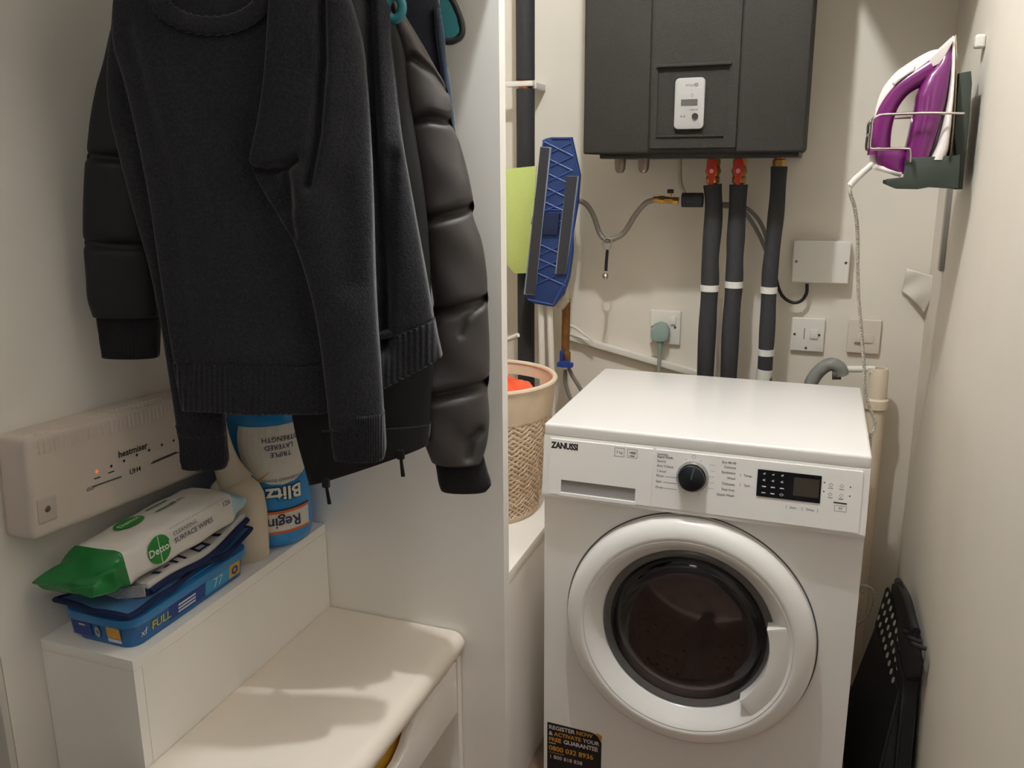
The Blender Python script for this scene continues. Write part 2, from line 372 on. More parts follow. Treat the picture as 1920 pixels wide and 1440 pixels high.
MB().lathe([(0.0, 0.010), (0.06, 0.009), (0.11, 0.006), (0.1515, 0.001), (0.1515, -0.003), (0.11, 0.001), (0.06, 0.004), (0.0, 0.005)], 96, DM).build('door_glass', glass_m, door, smooth=180)
rub = M('grey_rubber', (58, 56, 56), 0.45, noise=0.05)
MB().lathe([(0.178, -0.002), (0.172, -0.012), (0.160, -0.018), (0.152, -0.030), (0.160, -0.040), (0.170, -0.046), (0.152, -0.056), (0.150, -0.066), (0.19, -0.07)], 72, DM).build('door_gasket', rub, wm, smooth=180)
drum = MB().lathe([(0.150, -0.068), (0.178, -0.075), (0.215, -0.082), (0.218, -0.10), (0.218, -0.38), (0.19, -0.40), (0.0, -0.405)], 72, DM).build('drum', M('drum_steel', (190, 178, 170), 0.3, 1.0, noise=0.1, nscale=30), wm, smooth=60)
for a in (-90, 30, 150):
    md = DM @ Matrix.Rotation(math.radians(a), 4, 'Z')
    MB().prism([(0.216, -0.035), (0.175, -0.012), (0.168, 0), (0.175, 0.012), (0.216, 0.035)], -0.37, -0.11, md, 0.006).build('drum_paddle', M('paddle', (150, 138, 132), 0.35, noise=0.1), drum)
hl = MB()
for r_ in range(5):
    for c_ in range(26):
        a = math.radians(-170+c_*6.1+(r_ % 2)*3); h = -0.13-0.045*r_; R_ = 0.2172
        f = lambda u, v: DM @ Vector((R_*math.cos(a+u/R_), R_*math.sin(a+u/R_), h+v))
        hl.ringpatch(0, 0, 0, 0.0045, f, 8)
o = hl.build('drum_holes', black_pl, drum, smooth=0); o['kind'] = 'stuff'
# guarantee sticker
S = front(-0.0012)
stk = MB().prism([(0.008, 0.02), (0.128, 0.02), (0.128, 0.155), (0.120, 0.169), (0.108, 0.1745), (0.008, 0.1765)], 0.0002, 0.001, MXZ).build('guarantee_sticker', M('sticker_black', (24, 18, 22), 0.4, noise=0.05), wm)
MB().patch([(0.113, 0.1738), (0.1205, 0.1685), (0.1275, 0.156), (0.1295, 0.172), (0.120, 0.1765)], front(-0.0015)).build('corner_flash', M('sticker_orange', (206, 150, 56), 0.5, noise=0.03), stk)
t1, t2 = MB(), MB(); S = front(-0.0014)
T = lambda mb, tx, size, x, z, bo=0.03, al='LEFT', sp=1.0: mb.text(tx, size, lambda u, v: S(x+u, z+v), bo, al, sp)
T(t1, 'REGISTER', 0.0136, 0.0115, 0.1660); T(t2, 'NOW', 0.0136, 0.0725, 0.1660)
T(t1, '&', 0.0136, 0.0115, 0.1510); T(t2, 'ACTIVATE', 0.0130, 0.0235, 0.1510); T(t1, 'YOUR', 0.0130, 0.0875, 0.1510)
T(t2, 'FREE', 0.0136, 0.0115, 0.1365); T(t1, 'GUARANTEE', 0.0140, 0.0445, 0.1365, 0.03, 'LEFT', 0.92)
t1.rectpatch(0.0115, 0.1265, 0.027, 0.1285, S, 1); T(t2, '0800 032 8936', 0.0168, 0.0115, 0.1145, 0.02, 'LEFT', 0.98)
t2.rectpatch(0.0115, 0.1035, 0.046, 0.1048, S, 1); T(t1, '1 800 818 838', 0.0128, 0.0125, 0.0935, 0.015)
t1.build('white_lettering', M('sticker_white', (206, 198, 198), 0.5, noise=0.02), stk, smooth=0)
t2.build('orange_lettering', MATS['sticker_orange'], stk, smooth=0)

# ================================================================== HEAT INTERFACE UNIT on the back wall
X0, X1, Y0, ZB, ZT = -0.053, 0.438, 0.450, 1.369, 2.13
hu = thing('heating_unit', 'dark grey foam cased heating unit hung on the back wall', 'heating unit', ((X0+X1)/2, 0.6, ZB))
epp = M('grey_foam_case', (38, 35, 31), 0.75, noise=0.14, nscale=160, bump=0.35, bscale=320)
GX0, GX1 = at(1222, 150, 1, Y0).x, at(1385, 150, 1, Y0).x
YR = Y0+0.007
b = MB()
def rprism(x0, x1, y0, z0, z1, bev): b.box((x0, y0, z0), (x1, YB-0.012, z1), bev, 4)
rprism(X0, X1, YR, ZB, ZT, 0.016)
b.box((X0+0.0005, Y0, ZB+0.0005), (GX0-0.004, YR+0.03, ZT), 0.006, 3)
b.box((GX1+0.0015, Y0, ZB+0.0005), (X1-0.0005, YR+0.03, ZT), 0.006, 3)
pk = [at(1234, 127, 1, Y0), at(1362, 252, 1, Y0)]; px0, pz1, px1, pz0 = pk[0].x, pk[0].z, pk[1].x, pk[1].z
YC = Y0+0.002
b.box((GX0, YC, pz1), (GX1, YR+0.03, ZT)); b.box((GX0, YC, ZB+0.012), (GX1, YR+0.03, pz0)); b.box((GX0, YC, pz0), (px0, YR+0.03, pz1)); b.box((px1, YC, pz0), (GX1, YR+0.03, pz1))
b.box((px0-0.004, YC-0.006, pz1), (px1+0.004, YC+0.004, pz1+0.006), 0.002); b.box((px0, YC-0.004, pz0-0.004), (px1-0.006, YC+0.003, pz0), 0.0015)
b.build('foam_case', epp, hu, smooth=50)
cp0, cp1 = at(1264, 243, 1, YR), at(1324, 145, 1, YR)
cpx, cpz = (cp0.x+cp1.x)/2, (cp0.z+cp1.z)/2; hw, hh = (cp1.x-cp0.x)/2, (cp1.z-cp0.z)/2
ctl = MB().prism(rr(cpx-hw, cpz-hh, cpx+hw, cpz+hh, 0.010, 6), -YR, -YR+0.010, MXZ, 0.003).build('control_plate', M('pale_grey_plate', (164, 162, 160), 0.35, noise=0.02), hu)
C_ = front(YR-0.0105)
MB().prism(rr(cpx-hw*0.55, cpz-0.004, cpx+hw*0.55, cpz+0.009, 0.001, 2), -YR+0.010, -YR+0.0112, MXZ).build('screen', M('lcd_grey', (90, 88, 86), 0.2, noise=0.03), ctl)
MB().lathe([(0, 0.004), (0.006, 0.004), (0.0068, 0.003), (0.0068, 0)], 24, Matrix.Translation((cpx+hw*0.42, YR-0.010, cpz-hh*0.50)) @ Matrix.Rotation(PI/2, 4, 'X')).build('knob', M('knob_dark', (50, 48, 48), 0.4, noise=0.03), ctl)
mk = MB()
for dx in (-0.5, -0.3): mk.ringpatch(cpx+dx*hw, cpz-hh*0.5, 0, 0.0022, C_, 12)
mk.text('danfoss', 0.009, lambda u, v: C_(cpx+0.004-u, cpz+hh*0.70-v), 0.0); mk.ringpatch(cpx+0.014, cpz+hh*0.72, 0.0028, 0.0042, C_, 16)
mk.ringpatch(cpx+0.006, cpz+hh*0.32, 0.0022, 0.0032, C_, 8, 0.7, 1.2); mk.ringpatch(cpx+0.004, cpz+hh*0.52, 0, 0.001, C_, 8)
for i in range(6): mk.rectpatch(cpx+0.001+i*0.0032, cpz-hh*0.24-0.002, cpx+0.003+i*0.0032, cpz-hh*0.24+0.001*(i % 3), C_, 1)
mk.build('lettering', grey_ink, ctl, smooth=0)
MB().box((X0+0.035, Y0+0.02, ZB-0.010), (X1-0.01, YB-0.004, ZB+0.004), 0.003).build('base_tray', M('tray_black', (34, 32, 30), 0.5, noise=0.1), hu)
for px in (1163, 1207):
    p = at(px, 300, 1, 0.52)
    MB().lathe([(0.0, -0.036), (0.008, -0.034), (0.0125, -0.026), (0.0135, -0.012), (0.0135, 0.0)], 24, Matrix.Translation((p.x, 0.52, ZB-0.008))).build('drain_cap', M('pewter', (128, 118, 108), 0.35, 0.7, noise=0.08), hu)

# ================================================================== insulated pipes under the unit
YP = 0.60
red = M('red_enamel', (178, 40, 32), 0.35, noise=0.05)
tape = M('white_tape', (206, 204, 198), 0.5, noise=0.02)
def V(px, py, y=YP): return at(px, py, 1, y)
def lagged(label, pts, r, bands, top, bottom=None):
    P = spline([tuple(V(*q)) for q in pts], 40); P = [Vector(p) for p in P]
    P.append(Vector((P[-1].x+0.002, YP, 0.72))); P.append(Vector((P[-1].x, YP, 0.10)))
    t = thing('insulated_pipe', label, 'pipe', tuple(P[-1]), 'insulated pipes under the heating unit')
    R_ = [r*(1+0.035*math.sin(i*0.55+r*100)) for i in range(len(P))]
    MB().tube(P, R_, 20).build('foam_sleeve', foam_m, t)
    for py in bands:
        j = min(range(len(P)), key=lambda i: abs(P[i].z-V(pts[0][0], py).z))
        MB().tube([P[j]+Vector((0, 0, 0.008)), P[j], P[j]-Vector((0, 0, 0.008))], r*1.07, 20).build('tape_band', tape, t)
    T0 = P[0]
    MB().tube([T0-Vector((0, 0, 0.03)), Vector((T0.x, YP, ZB-0.012))], 0.011, 16).build('copper_tail', copper, t)
    return t, T0
def valve(T0, label):
    t = thing('ball_valve', label, 'valve', (T0.x, YP, T0.z+0.002), 'red ball valves under the heating unit')
    h = ZB-0.013-T0.z; z = T0.z+0.002
    MB().lathe([(0.0115, 0), (0.016, 0.002), (0.0165, h*0.25), (0.0145, h*0.3), (0.019, h*0.5), (0.0145, h*0.72), (0.0165, h*0.78), (0.016, h*0.97), (0.0115, h*0.99)], 16, Matrix.Translation((T0.x, YP, z))).build('body', brass, t)
    hd = MB(); c = Vector((T0.x, YP-0.024, z+h*0.52))
    hd.prism([(-0.005, -0.032), (0.005, -0.032), (0.007, -0.012), (0.013, 0.002), (0.012, 0.014), (0.008, 0.028), (-0.008, 0.028), (-0.012, 0.014), (-0.013, 0.002), (-0.007, -0.012)], 0.0, 0.007, Matrix.Translation(c) @ MXZ, 0.002)
    ho = hd.build('lever', red, t)
    MB().lathe([(0.0, 0.004), (0.0045, 0.004), (0.006, 0.0)], 16, Matrix.Translation(c-Vector((0, 0.007, 0))) @ Matrix.Rotation(PI/2, 4, 'X')).build('screw', M('pale_screw', (220, 150, 140), 0.4, noise=0.02), ho)
t_, T0 = lagged('black lagged pipe, left of the two under red valves', [(1336, 346), (1338, 400), (1332, 480), (1331, 535), (1327, 600), (1322, 706)], 0.0215, [536], None); valve(T0, 'red handled brass valve on the left lagged pipe')
t_, T0 = lagged('black lagged pipe, right of the two under red valves', [(1385, 346), (1381, 420), (1378, 480), (1376, 536), (1371, 600), (1366, 706)], 0.0210, [537], None); valve(T0, 'red handled brass valve on the middle lagged pipe')
t_, T0 = lagged('black lagged pipe farthest right, standing apart without a red valve', [(1461, 312), (1457, 380), (1450, 450), (1443, 520), (1440, 590), (1436, 660)], 0.0185, [540, 668], None)
e = V(1433, 700); MB().tube([V(1434, 692), V(1431, 716)], 0.0195, 16).build('white_sleeve', tape, t_)
z_ = V(1461, 305).z; MB().lathe([(0.010, -0.012), (0.015, -0.010), (0.015, 0.006), (0.012, 0.008), (0.012, 0.028)], 6, Matrix.Translation((V(1461, 305).x, YP, z_))).build('brass_nut', brass, t_)
# white riser pipe between the two lagged pipes
tag(MB().tube([V(1349, 560, 0.70), V(1345, 700, 0.70), Vector((V(1345, 700, 0.70).x, 0.70, 0.0))], 0.0075, 12).build('riser_pipe', white_pl), 'thin white pipe rising between the two red valved pipes', 'pipe')
# filling loop: tee, stop valve and braided hose
t = thing('filling_loop', 'grey braided hose sagging between brass valve and mop', 'hose', tuple(V(1138, 455, 0.62)))
MB().tube([V(1279, 375, 0.60), V(1318, 375, 0.60)], 0.0175, 16).build('lagged_tee', foam_m, t)
MB().tube([V(1225, 374), V(1236, 374)], 0.0075, 12).tube([V(1236, 374), V(1246, 375)], 0.011, 6).tube([V(1246, 375), V(1268, 377)], 0.0085, 12).tube([V(1262, 376), V(1272, 377)], 0.0105, 6).tube([V(1257, 374), V(1257, 362)], 0.003, 8).build('stop_valve', brass, t)
MB().lathe([(0.0, 0.0), (0.008, 0.001), (0.008, 0.010), (0, 0.011)], 16, Matrix.Translation(V(1257, 363))).build('valve_cap', black_pl, t)
braid = M('braided_grey', (132, 126, 118), 0.45, 0.3, noise=0.25, nscale=500, bump=0.4, bscale=500)
MB().tube(spline([tuple(V(*q, 0.61)) for q in ((1234, 374), (1212, 380), (1192, 402), (1170, 436), (1150, 448), (1136, 450), (1124, 436), (1113, 405), (1100, 384), (1084, 376), (1062, 372), (1040, 374))], 70), 0.0068, 12).build('braided_hose', braid, t)
# cable fob on the hose
t = thing('strap_fob', 'small black strap with metal end hanging from braided hose', 'strap', tuple(V(1136, 520, 0.60)))
MB().tube(spline([tuple(V(*q, 0.600)) for q in ((1138, 470), (1131, 462), (1132, 450), (1139, 446), (1146, 450), (1146, 461), (1140, 470))], 24), 0.0016, 8).build('ring_loop', steel, t)
MB().tube([V(1139, 468, 0.60), V(1137, 490, 0.60), V(1136, 508, 0.60)], 0.0042, 10, flat=(1, 0.5)).build('strap', black_pl, t)
MB().lathe([(0, -0.009), (0.006, -0.007), (0.0085, 0.0), (0.006, 0.006), (0, 0.008)], 20, Matrix.Translation(V(1135, 517, 0.60))).build('metal_end', steel, t)
# white overflow tube and grey cables
grey_c = M('grey_cable', (122, 118, 112), 0.5, noise=0.05)
tag(MB().tube(spline([tuple(V(*q, 0.66)) for q in ((1275, 290), (1275, 330), (1278, 350), (1286, 366), (1296, 380))], 24), 0.0048, 10).build('overflow_tube', M('pale_tube', (176, 166, 150), 0.5, noise=0.05)), 'thin beige tube dropping from under the heating unit', 'tube')
t = thing('flexible_pipe', 'pair of thin grey pipes curving right behind lagged pipes', 'pipe', tuple(V(1440, 470, 0.69)))
for dy, q in ((0, ((1340, 383), (1366, 383), (1392, 386), (1416, 404), (1432, 430), (1440, 462))), (6, ((1340, 386), (1370, 388), (1395, 398), (1412, 420), (1428, 450), (1440, 480)))):
    MB().tube(spline([tuple(V(*p, 0.70)) for p in q], 30), 0.0052, 10).build('pipe_run', grey_c, t)
tag(MB().tube(spline([tuple(V(*q, 0.712)) for q in ((1452, 500), (1458, 534), (1468, 556), (1486, 567), (1502, 564), (1512, 550), (1513, 532))], 40), 0.0042, 10).build('supply_cable', black_pl), 'black cable looping under the blank white junction box', 'cable')

# ================================================================== electrical accessories on the back wall
def plate(x0, y0, x1, y1, d, mat, bev=0.003):
    a, c = at(x0, y1, 1, YB-d), at(x1, y0, 1, YB-d)
    return (a.x, a.z, c.x, c.z), MB().box((a.x, YB-d, a.z), (c.x, YB-0.0005, c.z), bev, 3)
def screws(t, pts, d):
    for x, z in pts:
        MB().lathe([(0, 0.0012), (0.003, 0.001), (0.0035, 0)], 12, Matrix.Translation((x, YB-d, z)) @ Matrix.Rotation(PI/2, 4, 'X')).build('screw', screw_m, t)
q, m = plate(1483, 453, 1597, 529, 0.035, white_pl, 0.004)
t = thing('junction_box', 'blank white junction box with a screw at each side', 'electrical box', ((q[0]+q[2])/2, YB, q[1])); m.build('cover', white_pl, t)
screws(t, ((q[0]+0.009, (q[1]+q[3])/2), (q[2]-0.009, (q[1]+q[3])/2)), 0.035)
# socket with a switched plug
q, m = plate(1218, 584, 1277, 644, 0.010, white_pl)
t = thing('wall_socket', 'white switched wall socket holding a pale green plug', 'socket', ((q[0]+q[2])/2, YB, q[1])); m.build('plate', white_pl, t)
p = V(1262, 601, YB-0.010); MB().box((p.x-0.007, YB-0.015, p.z-0.011), (p.x+0.007, YB-0.009, p.z+0.011), 0.002).build('rocker', white_pl, t)
screws(t, ((V(1267, 613, YB).x, V(1267, 613, YB).z), (q[0]+0.006, (q[1]+q[3])/2)), 0.010)
t = thing('mains_plug', 'pale grey green three pin plug in the wall socket', 'plug', tuple(V(1237, 655, YB-0.02)))
pg = M('plug_green', (136, 156, 146), 0.45, noise=0.03)
c = V(1238, 623, YB-0.03)
MB().prism([(-0.024, -0.012), (-0.020, -0.021), (-0.008, -0.025), (0.008, -0.025), (0.020, -0.021), (0.024, -0.010), (0.024, 0.010), (0.016, 0.022), (0.006, 0.026), (0, 0.028), (-0.006, 0.026), (-0.018, 0.020), (-0.024, 0.008)], -0.018, 0.014, Matrix.Translation(c) @ MXZ, 0.006).build('plug_body', pg, t)
MB().tube([V(1238, 640, YB-0.03), V(1236, 668, YB-0.03), V(1235, 700, YB-0.03), V(1234, 740, YB-0.03)], 0.0048, 10).build('flex', M('flex_grey', (150, 150, 144), 0.5, noise=0.02), t)
MB().tube([V(1238, 640, YB-0.03), V(1237, 662, YB-0.03)], [0.010, 0.006], 12).build('cord_grip', pg, t)
# two fused spurs
q, m = plate(1481, 598, 1548, 657, 0.011, white_pl)
t = thing('fused_spur', 'white fused spur plate on the left, below the junction box', 'switch', ((q[0]+q[2])/2, YB, q[1])); m.build('plate', white_pl, t)
p = V(1526, 625, YB); MB().box((p.x-0.010, YB-0.015, p.z-0.012), (p.x+0.010, YB-0.010, p.z+0.012), 0.002).build('fuse_carrier', white_pl, t)
MB().box((V(1508, 625, YB).x-0.001, YB-0.0118, p.z-0.014), (V(1508, 625, YB).x+0.001, YB-0.010, p.z+0.014)).build('groove', grey_ink, t)
screws(t, [(V(a, c, YB).x, V(a, c, YB).z) for a, c in ((1490, 625), (1536, 627), (1511, 651))], 0.011)
q, m = plate(1586, 601, 1654, 661, 0.011, M('ivory_plastic', (208, 198, 184), 0.45, noise=0.01))
t = thing('fused_spur', 'cream fused spur plate on the right, behind the iron cord', 'switch', ((q[0]+q[2])/2, YB, q[1])); m.build('plate', MATS['ivory_plastic'], t)
p = V(1622, 633, YB); MB().box((p.x-0.020, YB-0.014, p.z-0.011), (p.x+0.020, YB-0.010, p.z+0.011), 0.002).build('switch_rocker', MATS['ivory_plastic'], t)
p = V(1608, 641, YB); MB().box((p.x-0.008, YB-0.0152, p.z-0.002), (p.x+0.008, YB-0.0138, p.z+0.002)).build('marking', grey_ink, t)
# sloping white trunking
a, c = V(1062, 622, YB), V(1330, 699, YB)
d = (c-a); L_ = d.length; ang = math.atan2(d.z, d.x)
mt = Matrix.Translation((a.x, YB, a.z)) @ Matrix.Rotation(-ang, 4, 'Y')
tag(MB().box((0, -0.022, -0.016), (L_, -0.0005, 0.0), 0.002, 2, mt).build('cable_trunking', white_pl), 'white trunking sloping down to the right behind the machine', 'trunking')
t = thing('cable_tie', 'loose white cable end poking out over the sloping trunking', 'cable', tuple(V(1100, 634, 0.70)))
MB().tube(spline([tuple(V(*q, 0.70)) for q in ((1060, 608), (1078, 614), (1095, 627), (1112, 641))], 16), [0.0045]*9+[0.003]*7, 8).build('cable_end', tape, t)

# ================================================================== waste pipe and drain hose right of the machine
cream = M('cream_plastic', (222, 206, 184), 0.5, noise=0.03, nscale=20)
YW = 0.66
t = thing('waste_standpipe', 'cream plastic waste standpipe rising behind the machine', 'pipe', (V(1643, 800, YW).x, YW, 0))
xs = V(1643, 720, YW).x+0.004; zt = V(1643, 690, YW).z
MB().lathe([(0.022, 0.0), (0.0225, zt-0.105), (0.028, zt-0.100), (0.028, zt-0.078), (0.023, zt-0.074), (0.0215, zt-0.008), (0.019, zt), (0.015, zt), (0.015, zt-0.05)], 28, Matrix.Translation((xs, YW, 0))).build('pipe', cream, t)
MB().tube([V(1576, 692, YW), V(1640, 692, YW)], 0.0085, 12).tube([V(1634, 697, YW), V(1634, 688, YW)], 0.012, 12).build('spigot', white_pl, t)
t = thing('drain_hose', 'grey ribbed drain hose arching up behind the machine', 'hose', tuple(V(1520, 740, YW)))
hose = spline([tuple(V(*q, 0.64)) for q in ((1512, 745), (1524, 712), (1540, 692), (1558, 683), (1574, 690), (1578, 704))], 60)
MB().tube(hose, [0.0165+0.0004*math.sin(i*2.1) for i in range(60)], 16).build('ribbed_hose', M('hose_grey', (128, 128, 124), 0.5, noise=0.05), t)
MB().tube([V(1560, 702, 0.64), V(1577, 702, 0.64)], 0.013, 16).build('elbow', M('elbow_grey', (82, 76, 70), 0.5, noise=0.05), t)

# ================================================================== IRON, ITS HOLDER AND CORD
GRN = M('holder_green', (52, 60, 53), 0.55, noise=0.05)
YI = 0.27
def I(px, py, y=YI): return at(px, py, 1, y)
t = thing('iron_holder', 'dark green wall holder with wire guard carrying the iron', 'iron holder', tuple(I(1740, 355)))
def outline(pts, y): return [(I(*p, y).x, I(*p, y).z) for p in pts]
MB().prism(outline([(1791, 142), (1813, 138), (1815, 160), (1810, 230), (1798, 354), (1782, 354), (1786, 300), (1782, 250)], YI+0.03), -(YI+0.10), -(YI-0.02), MXZ, 0.003).build('back_plate', GRN, t)
MB().prism(outline([(1697, 302), (1703, 296), (1786, 292), (1800, 290), (1797, 353), (1770, 353), (1742, 351), (1720, 355), (1680, 354), (1662, 345), (1661, 336), (1694, 332)], YI-0.045), -(YI-0.037), -(YI-0.047), MXZ, 0.002).build('side_plate', GRN, t)
MB().prism(outline([(1663, 339), (1800, 342), (1797, 353), (1742, 351), (1720, 355), (1680, 354), (1662, 346)], YI-0.045), -(YI+0.07), -(YI-0.037), MXZ, 0.002).build('tray', GRN, t)
wire = M('chrome_wire', (196, 190, 186), 0.2, 1.0, noise=0.02)
yn = YI-0.060; yf_ = YI+0.085
gw = [I(1808, 213, yn), I(1740, 212, yn), I(1660, 215, yn), I(1645, 218, yn), I(1636, 226, yn), I(1634, 245, yn), I(1631, 272, yn), I(1634, 279, yn), I(1650, 279, yn), I(1698, 279, yn), I(1706, 283, yn), I(1706, 304, yn)]
MB().tube(spline([tuple(p) for p in gw], 90), 0.0026, 8).tube([p+Vector((0, yf_-yn, 0)) for p in spline([tuple(p) for p in gw], 90)], 0.0026, 8).tube([I(1633, 250, yn), I(1633, 250, yn)+Vector((0, yf_-yn, 0))], 0.0026, 8).build('wire_guard', wire, t)
t = thing('steam_iron', 'purple and white steam iron stood tip up in its holder', 'iron', tuple(I(1720, 320)))
purp = M('purple_plastic', (102, 26, 92), 0.25, coat=0.3, noise=0.08, nscale=12)
wht = M('iron_white', (226, 218, 214), 0.3, noise=0.01)
def ironloft(prof, hwid, mat, name, par, bev=0.010):
    return MB().prism(outline(prof, YI-hwid*0.5), -(YI+hwid), -(YI-hwid), MXZ, bev).build(name, mat, par, smooth=50)
# body as a lofted shell: pixel outline in profile, width growing from tip to heel
def shell(name, mat, rows, par):               # rows: (py, x_left, x_right, half width)
    m = MB(); n = 20
    def fn(u, v):
        i = v*(len(rows)-1); a = min(int(i), len(rows)-2); f = i-a
        py, xl, xr, hw_ = [rows[a][k]*(1-f)+rows[a+1][k]*f for k in range(4)]
        th = 2*PI*u; cx, sx_ = math.cos(th), math.sin(th)
        e = lambda q: math.copysign(abs(q)**0.65, q)
        P = I((xl+xr)/2+(xr-xl)/2*e(cx), py); return P+Vector((0, hw_*e(sx_), 0))
    m.grid(fn, n, len(rows)*4, True, True, True)
    return m.build(name, mat, par, smooth=60)
shell('water_tank', purp, [(76, 1779, 1784, 0.003), (100, 1768, 1784, 0.011), (120, 1758, 1784, 0.018), (140, 1736, 1781, 0.024), (160, 1725, 1778, 0.029), (180, 1716, 1775, 0.033), (200, 1714, 1771, 0.036), (225, 1708, 1764, 0.040), (250, 1703, 1757, 0.043), (275, 1697, 1749, 0.045), (296, 1692, 1741, 0.046), (318, 1690, 1733, 0.046)], t)
# handle: purple bow from nose to heel
hpts = [(1748, 128), (1718, 146), (1690, 166), (1668, 196), (1656, 230), (1650, 264), (1648, 290)]
MB().tube(spline([tuple(I(*p)) for p in hpts], 40), [0.020-0.004*math.sin(PI*i/39) for i in range(40)], 16, flat=(1, 1.05)).build('handle', purp, t)
shell('heel', purp, [(278, 1640, 1700, 0.030), (292, 1639, 1702, 0.034), (306, 1640, 1700, 0.035), (318, 1650, 1698, 0.035), (326, 1680, 1697, 0.034)], t)
# white spine over the handle
sp = [(1770, 104), (1752, 108), (1728, 124), (1706, 140), (1690, 151), (1668, 174), (1652, 206), (1643, 246), (1640, 285), (1641, 314)]
MB().tube(spline([tuple(I(*p)) for p in sp], 50), [0.006+0.007*math.sin(PI*min(1, i/34)) for i in range(50)], 14, flat=(1, 1.5)).build('white_spine', wht, t)
MB().prism(outline([(1782, 71), (1786, 78), (1772, 104), (1762, 120), (1742, 130), (1716, 140), (1706, 136), (1738, 112)], YI), -(YI+0.014), -(YI-0.014), MXZ, 0.003).build('nose_cover', wht, t)
MB().prism(outline([(1708, 131), (1714, 124), (1712, 134), (1690, 150), (1676, 160), (1672, 156), (1684, 146), (1688, 140), (1694, 143)], YI), -(YI+0.016), -(YI-0.016), MXZ, 0.003).build('steam_buttons', wht, t)
MB().tube([I(1640, 313, YI-0.03), I(1690, 327, YI-0.03)], 0.0052, 10).build('heel_trim', wht, t)
shell('skirt', wht, [(68, 1785, 1791, 0.003), (110, 1783, 1791, 0.015), (150, 1780, 1788, 0.028), (190, 1774, 1785, 0.037), (225, 1766, 1782, 0.043), (255, 1758, 1779, 0.047), (280, 1749, 1776, 0.049), (300, 1738, 1768, 0.049)], t)
shell('soleplate', M('sole_metal', (150, 140, 116), 0.25, 1.0, noise=0.05), [(66, 1790, 1794, 0.003), (110, 1790, 1794, 0.016), (150, 1787, 1792, 0.030), (200, 1783, 1788, 0.041), (250, 1778, 1783, 0.049), (285, 1775, 1779, 0.051), (300, 1770, 1776, 0.051)], t)
MB().tube([I(1640, 304), I(1622, 320), I(1604, 336), I(1594, 348)], [0.006, 0.006, 0.0065, 0.0065], 12).build('cord_sleeve', wht, t)
cordm = M('flecked_cord', (196, 190, 180), 0.7, noise=0.75, nscale=420)
cord = spline([tuple(I(*q, yy)) for q, yy in (((1596, 346), YI), ((1594, 362), YI), ((1603, 392), 0.29), ((1608, 440), 0.32), ((1608, 500), 0.36), ((1610, 560), 0.40), ((1616, 630), 0.44), ((1620, 690), 0.47), ((1622, 730), 0.49), ((1630, 762), 0.495), ((1640, 790), 0.50), ((1638, 806), 0.50), ((1632, 822), 0.50), ((1630, 900), 0.53))], 120)
MB().tube(cord, 0.0036, 8).build('power_cord', cordm, t)
# grey strip imitating wall shade under the holder and a small hook above
tag(MB().box((XR-0.010, 0.50, at(1770, 518, 0, XR-0.01).z), (XR-0.0005, 0.53, I(1790, 353, 0.5).z+0.02), 0.002).build('wall_shade_strip', M('shade_grey', (150, 146, 140), 0.35, 0.6, noise=0.03)), 'slim grey strip for the shaded right wall below the holder', 'rail')
p = at(1838, 78, 0, XR-0.008); tag(MB().box((XR-0.018, p.y-0.012, p.z-0.012), (XR-0.0005, p.y+0.012, p.z+0.012), 0.005, 3).build('wall_hook', white_pl), 'small white knob hook on the right wall above the iron', 'hook')
# crumpled film hanging in the corner
def film(u, v):
    a = (1698+70*u, 502+20*u); c = (1690+42*u, 548+40*u**1.5)
    px, py = a[0]*(1-v)+c[0]*v, a[1]*(1-v)+c[1]*v
    return at(px, py, 1, 0.734-0.10*u*u*(1-0.75*v))+Vector((0, -0.004*math.sin(7*u+5*v)-0.004, 0))
m = MB(); m.grid(film, 18, 14); fo = m.build('plastic_film', M('white_film', (212, 206, 194), 0.4, noise=0.02), smooth=180)
so = fo.modifiers.new('thickness', 'SOLIDIFY'); so.thickness = 0.0012
tag(fo, 'crumpled white plastic film tacked in the back right corner', 'film')

# ================================================================== FOLDED STEP STOOL
t = thing('folding_stool', 'black folded step stool with white dots leaning on right wall', 'stool', (0.66, 0.1, 0.0))
sb = M('stool_black', (30, 30, 32), 0.5, noise=0.12, nscale=60)
A0, A1 = Vector((0.690, 0.437, 0.376)), Vector((0.710, 0.238, 0.345))
su = (A1-A0).normalized(); sn0 = su.cross(Vector((1, 0, 0))).normalized()
if sn0.z > 0: sn0 = -sn0
sxx = su.cross(sn0).normalized()
if sxx.x > 0: sxx = -sxx
lean = math.radians(20); sv = sxx*math.sin(lean)+sn0*math.cos(lean); sn = su.cross(sv).normalized()
if sn.x > 0: sn = -sn
on = lambda px, py: at_plane(px, py, A0, sn)
qs = [on(1661, 1098), on(1702, 1243), on(1678, 1310), on(1639, 1172)]
def hexa(mb, f, off):
    k = [p for p in f]+[p+off for p in f]
    return mb.add(k, [(0, 1, 2, 3), (7, 6, 5, 4), (0, 4, 5, 1), (1, 5, 6, 2), (2, 6, 7, 3), (3, 7, 4, 0)])
def bev(mb, r):
    bmesh.ops.bevel(mb.bm, geom=list(mb.bm.edges), offset=r, segments=2, affect='EDGES', clamp_overlap=True); return mb
top = bev(hexa(MB(), qs, -sn*0.010), 0.003).build('top_board', sb, t)
dots = MB(); pit = (A1-A0).length/8
for c_ in range(3):
    for r_ in range(9):
        cc = A0+su*pit*(r_+0.5*c_)+sv*pit*c_+sn*0.0008
        dots.bm.faces.new([dots.bm.verts.new(cc+su*0.0068*math.cos(a*PI/6)+sv*0.0068*math.sin(a*PI/6)) for a in range(12)])
dots.build('grip_dots', M('dot_white', (206, 204, 196), 0.5, noise=0.02), top, smooth=0)
bk2 = [p+Vector((0.0, -0.012, 0.012)) for p in qs]
